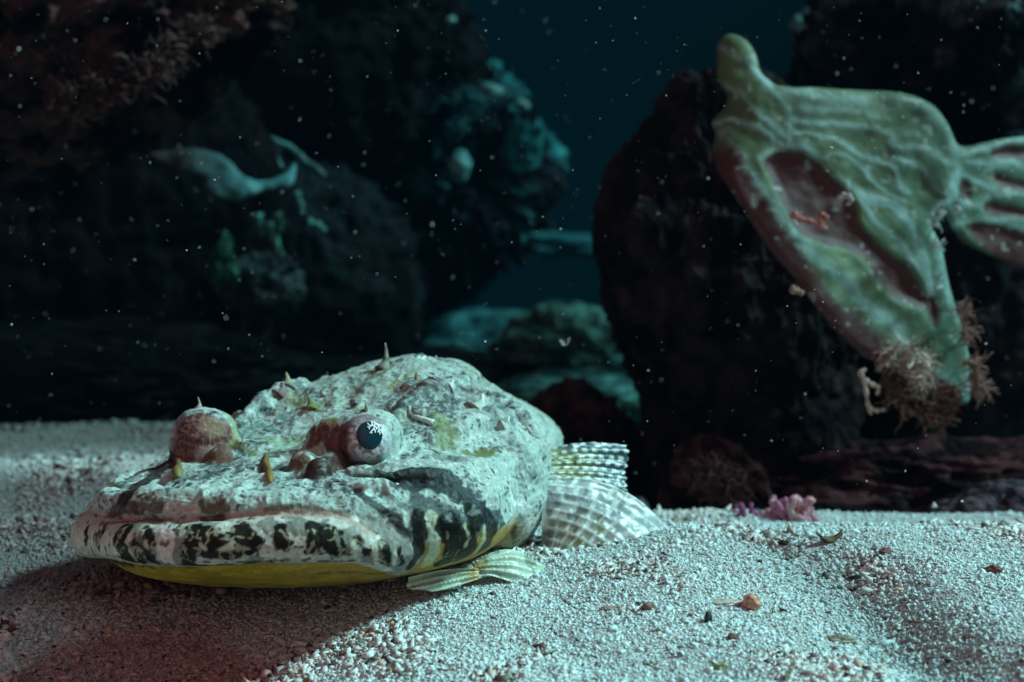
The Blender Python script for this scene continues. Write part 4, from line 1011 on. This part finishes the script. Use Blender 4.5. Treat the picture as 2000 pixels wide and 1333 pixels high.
tuft('algae_tuft', [(1905, 745, .668, 16), (1900, 710, .67, 13), (1880, 610, .672, 12), (1886, 650, .672, 10), (1915, 760, .672, 10)], 260, .009, .0004, [(.30, .19, .15), (.22, .12, .10)], 'brown fuzz along the right edge of the lower sponge lobe', 'algae', 3, down=.0)
tuft('algae_tuft', [(1400, 945, .66, 40), (1370, 930, .665, 25), (1440, 965, .66, 25)], 500, .008, .0005, [(.10, .045, .036), (.06, .025, .022)], 'low red brown turf on the small rock left of the pink coral', 'algae', 4, down=-.3)
def twig(name, lines, Yd, r, c0, label, cat, group=None):
    parts = []
    for pts in lines:
        sm = np.array(smooth_path([tuple(P(x, y, Yd + .001 * math.sin(i * 2))) for i, (x, y) in enumerate(pts)], 4))
        k = len(sm); parts.append(tube(sm, r * (1 + .35 * np.sin(np.arange(k) * 1.9)) * np.linspace(1.1, .7, k), lerp_cols([c0, [q * .8 for q in c0]], k), 8))
    v, f, c = merge(parts); ctr = v.mean(0); o = link(name, mesh_np(name, v - ctr, f, np.clip(c, 0, 1)), M_TUFT); o.location = Vector([float(q) for q in ctr])
    tag(o, label, cat, group); return o
twig('dead_twig', [[(1680, 728), (1688, 745), (1692, 770), (1696, 796), (1702, 810)], [(1688, 742), (1704, 752), (1716, 758), (1712, 772)], [(1696, 796), (1712, 802), (1728, 800)], [(1680, 728), (1690, 722)]], .655, .0011, (.50, .38, .32),
     'small forked pale twig hanging left of the brown fuzz', 'twig')
twig('dead_twig', [[(1548, 418), (1562, 428), (1585, 434), (1606, 442)], [(1600, 440), (1606, 420), (1616, 428)], [(1600, 442), (1612, 448)]], .640, .0016, (.42, .17, .15), 'pinkish broken bit lying in the red hollow of the sponge', 'debris')
twig('dead_twig', [[(1640, 390), (1648, 382), (1660, 384), (1662, 394), (1652, 400)]], .647, .0013, (.45, .42, .44), 'little pale ring of growth on the upper rim of the red hollow', 'debris')
twig('pale_fleck', [[(1546, 566), (1556, 568), (1568, 574)]], .66, .0016, (.45, .28, .22), 'small pinkish scrap at the left edge of the sponge', 'debris')
twig('drifting_thread', [[(1094, 664), (1100, 674), (1108, 672), (1112, 660)], [(1100, 674), (1102, 666)]], .62, .00022, (.85, .85, .85), 'tiny white V shaped thread drifting above the far boulders', 'debris')
# ragged pale rim beside the slot of the sponge
tuft('algae_tuft', [(1826, 424, .672, 8), (1822, 440, .672, 6), (1840, 414, .675, 8), (1830, 480, .67, 4), (1836, 560, .668, 4), (1870, 408, .68, 8)], 90, .006, .00045, [(.30, .42, .42), (.40, .46, .46)], 'pale ragged crust at the notch between the two lobes of the sponge', 'algae', 8, down=0)

# pink coral at the foot of the rock
def coral(name, px0, py0, Yc, wpx, hpx, n, label, seed, cols, group):
    rr = np.random.default_rng(seed); parts = []
    for i in range(n):
        x = px0 + rr.uniform(-1, 1) * wpx; b = np.array(P(x, py0, Yc + rr.uniform(-.012, .012))); h = hpx * Yc / FPX * rr.uniform(.55, 1.05) * (1 - .4 * abs(x - px0) / wpx)
        d = np.array([rr.normal() * .35, rr.normal() * .3, 1.0]); path = [b]
        for k in range(6): path.append(path[-1] + d * h / 6 + rr.normal(size=3) * h * .05)
        k = len(path); c_ = np.array(cols[rr.integers(len(cols))])
        parts.append(tube(path, np.linspace(.0026, .0012, k) * rr.uniform(.7, 1.2), lerp_cols([c_ * .4, c_, c_ * 1.3], k), 8))
        for q in range(2):
            j = rr.integers(3, 6); dd = rr.normal(size=3); dd[2] = abs(dd[2]); dd /= np.linalg.norm(dd); pth = [path[j] + dd * h * .28 * t for t in (0, .33, .66, 1)]
            parts.append(tube(pth, [.0014, .0013, .0011, .0007], lerp_cols([c_, c_ * 1.3], 4), 8))
    v, f, c = merge(parts); ctr = np.array(P(px0, py0, Yc)); o = link(name, mesh_np(name, v - ctr, f, np.clip(c, 0, 1)), M_TUFT); o.location = Vector([float(q) for q in ctr])
    tag(o, label, 'coral', group)
PKC = [(.40, .19, .25), (.32, .12, .20), (.46, .27, .28)]
coral('pink_coral', 1542, 1040, .625, 34, 74, 46, 'upright clump of knobbly pink coral at the foot of the dark rock', 3, PKC, 'pink corals')
coral('pink_coral', 1462, 1038, .63, 30, 50, 32, 'lower purple pink coral left of the upright clump', 4, [(.26, .09, .17), (.18, .06, .13)], 'pink corals')
coral('pink_coral', 1425, 1034, .62, 22, 22, 9, 'flat whitish pink coral at the left end of the pink corals', 6, [(.42, .32, .36)], 'pink corals')

# pale shelf sponge on the left wall, built the same way as the green one
def slab(name, outline, Yd, th, dishk, colr, label, cat, h=.0022, st=2.0, col2=None, tilt=0.0):
    O = smooth_poly(outline); x0, y0 = O.min(0) - 25; x1, y1 = O.max(0) + 25
    s2 = Sheet(x0, y0, x1, y1, st); m = s2.sdf(O); sc = Yd / FPX; cxm = (x0 + x1) / 2; cym = (y0 + y1) / 2
    def fld(x, y, z):
        a, b = to_px(x, y, z); o = s2.look(m, a, b); w_ = (fbm(np.stack([a, b, 0 * a], -1).reshape(-1, 3), 1 / 30, 3) - .5).reshape(a.shape)
        d0 = Yd + dishk * ((a - cxm) / 100) ** 2 + tilt * (b - cym) / 100 + .01 * w_
        return smax(smax(d0 - y, y - d0 - th, th * .4), (o + 6 * w_) * sc, th * .6)
    l = P(x0, y1, Yd); hh = P(x1, y0, Yd)
    v, f = surface_nets(fld, (l.x - .01, Yd - .05, l.z - .01), (hh.x + .01, Yd + .09, hh.z + .01), h); v, f, nn = subdivide(v, f)
    a, b = to_px(v[:, 0], v[:, 1], v[:, 2]); t = sstep(x0 + 60, x1 - 60, a)[:, None]
    cc = (np.array(colr) * (1 - t) + np.array(col2 or colr) * t) * .5 * (.7 + .6 * fbm(v, 60, 3))[:, None]
    ctr = v.mean(0); o = link(name, mesh_np(name, v - ctr, f, np.clip(cc, 0, 1)), M_SPONGE); o.location = Vector([float(q) for q in ctr]); tag(o, label, cat); return o
slab('shelf_sponge', [(285, 302), (330, 292), (385, 290), (430, 300), (455, 320), (480, 345), (510, 352), (545, 345), (568, 325), (576, 312), (580, 335), (568, 365), (520, 374), (470, 392), (425, 388), (400, 370), (398, 350), (370, 340), (320, 322)],
     1.02, .010, .004, (.055, .062, .066), 'pale curved shelf sponge sticking out of the dark wall on the left', 'sponge', col2=(.08, .34, .35), tilt=-.03)
slab('shelf_sponge', [(525, 262), (548, 272), (575, 285), (600, 308), (622, 325), (640, 345), (620, 345), (590, 330), (572, 305), (556, 292), (548, 300), (550, 318), (560, 330), (545, 330), (540, 305), (535, 285)],
     1.05, .008, .0, (.08, .30, .30), 'thin teal ribbon of sponge curling over the right end of the pale shelf', 'sponge', col2=(.05, .18, .18))
# hanging weed and small crusts under it
TG = [(.05, .20, .17), (.08, .28, .24), (.04, .12, .11)]
for i, (pl, lb) in enumerate([([(502, 418), (508, 440), (514, 460)], 'short teal weed blade, left one under the shelf sponge'), ([(525, 432), (536, 462), (548, 495), (556, 502)], 'longest teal weed blade hanging under the shelf sponge'),
        ([(576, 375), (586, 400), (590, 420)], 'green weed blade below the right end of the shelf sponge'), ([(600, 435), (620, 440), (634, 452)], 'teal weed blade pointing right below the shelf sponge'),
        ([(540, 415), (552, 435), (548, 450)], 'faint teal weed blade between the longer blades')]):
    twig('weed_blade', [pl], 1.08, .0032, TG[i % 3], lb, 'weed', 'weed blades below the shelf sponge')
rock('crust', RP(436, 518, 1.12), (.008, .008, .015), 'small upright green crust on the left wall', 'crust', seed=31, cols=((.01, .05, .035), (.04, .14, .08)), n=90, amp=.8, fine=.25)
rock('crust', RP(500, 560, 1.15), (.030, .012, .022), 'faint patchy teal crust low on the left wall', 'crust', seed=32, cols=((.012, .018, .02), (.05, .09, .09)), n=90, amp=.6, fine=.2)
rock('crust', RP(898, 325, 1.35), (.010, .008, .014), 'pale teal knob on the craggy rock', 'crust', seed=33, cols=((.05, .2, .2), (.15, .42, .42)), n=40)
rock('crust', RP(822, 526, 1.5), (.013, .01, .013), 'round dim teal sponge in the open water background', 'crust', seed=34, cols=((.02, .12, .14), (.04, .2, .22)), n=40, amp=.12)
slab('crust_ledge', [(862, 160), (885, 150), (930, 158), (965, 165), (1000, 180), (1035, 205), (1030, 218), (990, 208), (950, 205), (930, 235), (905, 245), (880, 225), (860, 185)], 1.42, .014, .004, (.06, .26, .27),
     'bright teal ledge of crust reaching right from the craggy rock', 'crust', h=.003, col2=(.20, .50, .50))
tuft('algae_tuft', [(835, 190, 1.40, 26), (850, 215, 1.42, 30), (885, 240, 1.42, 25), (920, 200, 1.40, 30), (860, 270, 1.43, 25), (990, 195, 1.4, 18)], 340, .018, .0013, [(.015, .14, .15), (.04, .26, .27), (.01, .07, .08)], 'shaggy teal growth covering the top of the craggy rock', 'algae', 12, down=0)
twig('whip_coral', [[(862, 158), (866, 120), (872, 85), (876, 60), (878, 45)]], 1.40, .0014, (.04, .14, .14), 'thin upright whip coral above the craggy rock', 'coral')
rock('whip_tip', RP(879, 37, 1.40), (.0055, .005, .0055), 'small pale ball on the tip of the whip coral', 'coral polyp', seed=35, cols=((.12, .35, .34), (.22, .5, .46)), n=40, amp=.3)
tuft('algae_tuft', [(1850, 70, 1.0, 40), (1900, 60, 1.0, 45), (1950, 50, .99, 40), (1800, 95, 1.0, 25), (1960, 130, .98, 30), (1820, 100, 1.0, 30), (1910, 120, .98, 25), (1980, 90, .99, 25)], 330, .018, .0011, [(.05, .12, .12), (.09, .20, .21), (.16, .24, .26), (.03, .05, .06)],
     'curly dim teal growth along the top right rock', 'algae', 13, down=-.2)
tuft('algae_tuft', [(180, 190, .78, 45), (240, 160, .78, 45), (290, 140, .78, 40), (330, 100, .79, 40), (130, 200, .78, 40), (390, 60, .80, 30), (95, 95, .78, 20)], 600, .010, .0009, [(.06, .03, .025), (.09, .045, .038), (.03, .013, .012)], 'lumpy red brown growth along the underside of the overhang', 'algae', 14, down=.1)

# ------------------------------------------------------------------ bits lying on the sand
def on_sand(px_, py_):
    """where the sight line meets the sand"""
    r = ray(px_, py_); lo_, hi_ = .3, 1.2; prev_ = None
    for t in np.linspace(.3, 1.0, 700):
        if CAM_Z + r.z * t < float(sand_h(np.array([r.x * t]), np.array([t]))[0]): return Vector((r.x * t, t, CAM_Z + r.z * t))
    return Vector((r.x * .5, .5, .02))
def chip(name, px_, py_, size, c0, label, cat, seed, group=None, lift=.3, cols=None, curl=0.0):
    p = on_sand(px_, py_); d, f = CS[40]; k = fbm(d * 1.6 + seed * 5 + 10, 1, 3) - .5; v = d * (1 + .9 * k)[:, None] * np.array(size)
    v[:, 2] += curl * (v[:, 0] ** 2) / size[0]
    a = seed * 1.7; v = np.stack([v[:, 0] * math.cos(a) - v[:, 1] * math.sin(a), v[:, 0] * math.sin(a) + v[:, 1] * math.cos(a), v[:, 2]], 1)
    m = sstep(.4, .6, fbm(d * 2.5 + seed, 1, 3))[:, None]; cc = np.array(c0) * (1 - m) + np.array(cols or [q * .55 for q in c0]) * m
    o = link(name, mesh_np(name, v, f, cc), M_GRAIN); o.location = p + Vector((0, 0, size[2] * lift)); tag(o, label, cat, group); return o
G5 = 'shell bits and stones on the sand'
chip('shell_fragment', 1468, 1190, (.0032, .0026, .0026), (.62, .36, .24), 'orange brown lump of shell on the pale sand at lower right', 'shell', 1, G5, cols=(.45, .2, .13), lift=.7)
chip('shell_fragment', 1418, 1180, (.0048, .0030, .0010), (.55, .48, .42), 'flat pale shell just left of the orange brown lump', 'shell', 7.4, G5)
chip('shell_fragment', 1338, 1146, (.0018, .0016, .0014), (.75, .74, .72), 'small round white shell above the flat pale shell', 'shell', 3, G5)
chip('shell_fragment', 588, 1213, (.0040, .0022, .0010), (.60, .54, .48), 'flat whitish shell in the shade below the jaw', 'shell', 11.2, G5)
chip('leaf_fragment', 1620, 1060, (.0050, .0016, .0009), (.12, .075, .018), 'curled dark brown leaf scrap on the crest of the sand at right', 'leaf', 7.6, curl=.5, lift=1.0, cols=(.06, .03, .012))
chip('stone', 1728, 1080, (.0024, .0018, .0012), (.16, .06, .06), 'dark red stone on the crest right of the leaf scrap', 'stone', 7.9, G5)
chip('stone', 1940, 1118, (.0028, .0022, .0016), (.26, .10, .09), 'rusty red stone near the right edge of the sand', 'stone', 5, G5)
chip('stone', 1432, 1248, (.0020, .0014, .0012), (.16, .07, .06), 'small dark red stone on the pale sand below the orange lump', 'stone', 6, G5)
chip('stone', 1190, 1192, (.0030, .0014, .0009), (.34, .22, .17), 'long brownish stone on the sand below the side fin', 'stone', 7.5, G5)
chip('stone', 1383, 1218, (.0014, .0010, .0020), (.03, .035, .035), 'tiny upright black stone left of the small dark red one', 'stone', 8, G5, lift=.8)
chip('stone', 1636, 1254, (.0048, .0018, .0016), (.30, .27, .20), 'long olive grey stone in the dark furrow', 'stone', 1.9, G5)
chip('stone', 1405, 1308, (.0026, .0014, .0010), (.20, .18, .05), 'olive yellow stone near the bottom edge', 'stone', 1.8, G5)

# ------------------------------------------------------------------ marine snow
def snow(n):
    r = np.random.default_rng(21); y = r.uniform(.30, 1.15, n); hw = .40 * y
    x = r.uniform(-1, 1, n) * hw; z = CAM_Z + y * r.uniform(-.24, .19, n); keep = z > .035; x, y, z = x[keep], y[keep], z[keep]; n = len(x)
    s = .000105 * np.exp(r.normal(0, .55, n)) * (y / .5) ** .7; big = (r.random(n) < .05) & (y > .45); s[big] *= 1.9
    o8 = np.array([[1, 0, 0], [0, 1, 0], [-1, 0, 0], [0, -1, 0], [0, 0, 1], [0, 0, -1]], float); fc = np.array([[4, 0, 1], [4, 1, 2], [4, 2, 3], [4, 3, 0], [5, 1, 0], [5, 2, 1], [5, 3, 2], [5, 0, 3]])
    v = (o8[None] + r.normal(0, .3, (n, 6, 3))) * s[:, None, None] * np.stack([r.uniform(.5, 1.6, n), np.ones(n), r.uniform(.5, 1.6, n)], 1)[:, None] + np.stack([x, y, z], 1)[:, None]
    f = fc[None] + (np.arange(n) * 6)[:, None, None]
    return v.reshape(-1, 3), f.reshape(-1, 3), np.full((n * 6, 3), .9)
v, f, c = snow(2000)
ms = link('marine_snow', mesh_np('marine_snow', v, f, c), M_GRAIN); tag(ms, 'tiny white specks drifting all through the dark water', 'marine snow', kind='stuff')

# ------------------------------------------------------------------ the water itself
hz = bpy.data.meshes.new('haze'); a = [(-3.2, -.7), (3.2, -.7), (3.2, 4.2), (-3.2, 4.2)]
hz.from_pydata([(x, y, z) for z in (-1.1, .62) for x, y in a], [], [(3, 2, 1, 0), (4, 5, 6, 7), (0, 1, 5, 4), (1, 2, 6, 5), (2, 3, 7, 6), (3, 0, 4, 7)])
hm = bpy.data.materials.new('sea_water_haze'); hm.use_nodes = True; hn = hm.node_tree.nodes; hn.remove(hn['Principled BSDF'])
pv = hn.new('ShaderNodeVolumePrincipled'); pv.inputs['Color'].default_value = (.0012, .009, .015, 1); pv.inputs['Density'].default_value = .42; pv.inputs['Anisotropy'].default_value = 0.0
hm.node_tree.links.new(pv.outputs[0], hn['Material Output'].inputs['Volume'])
ho = link('haze', hz, hm); ho['kind'] = 'stuff'; tag(ho, 'dim teal sea water between the camera and the reef', 'water')
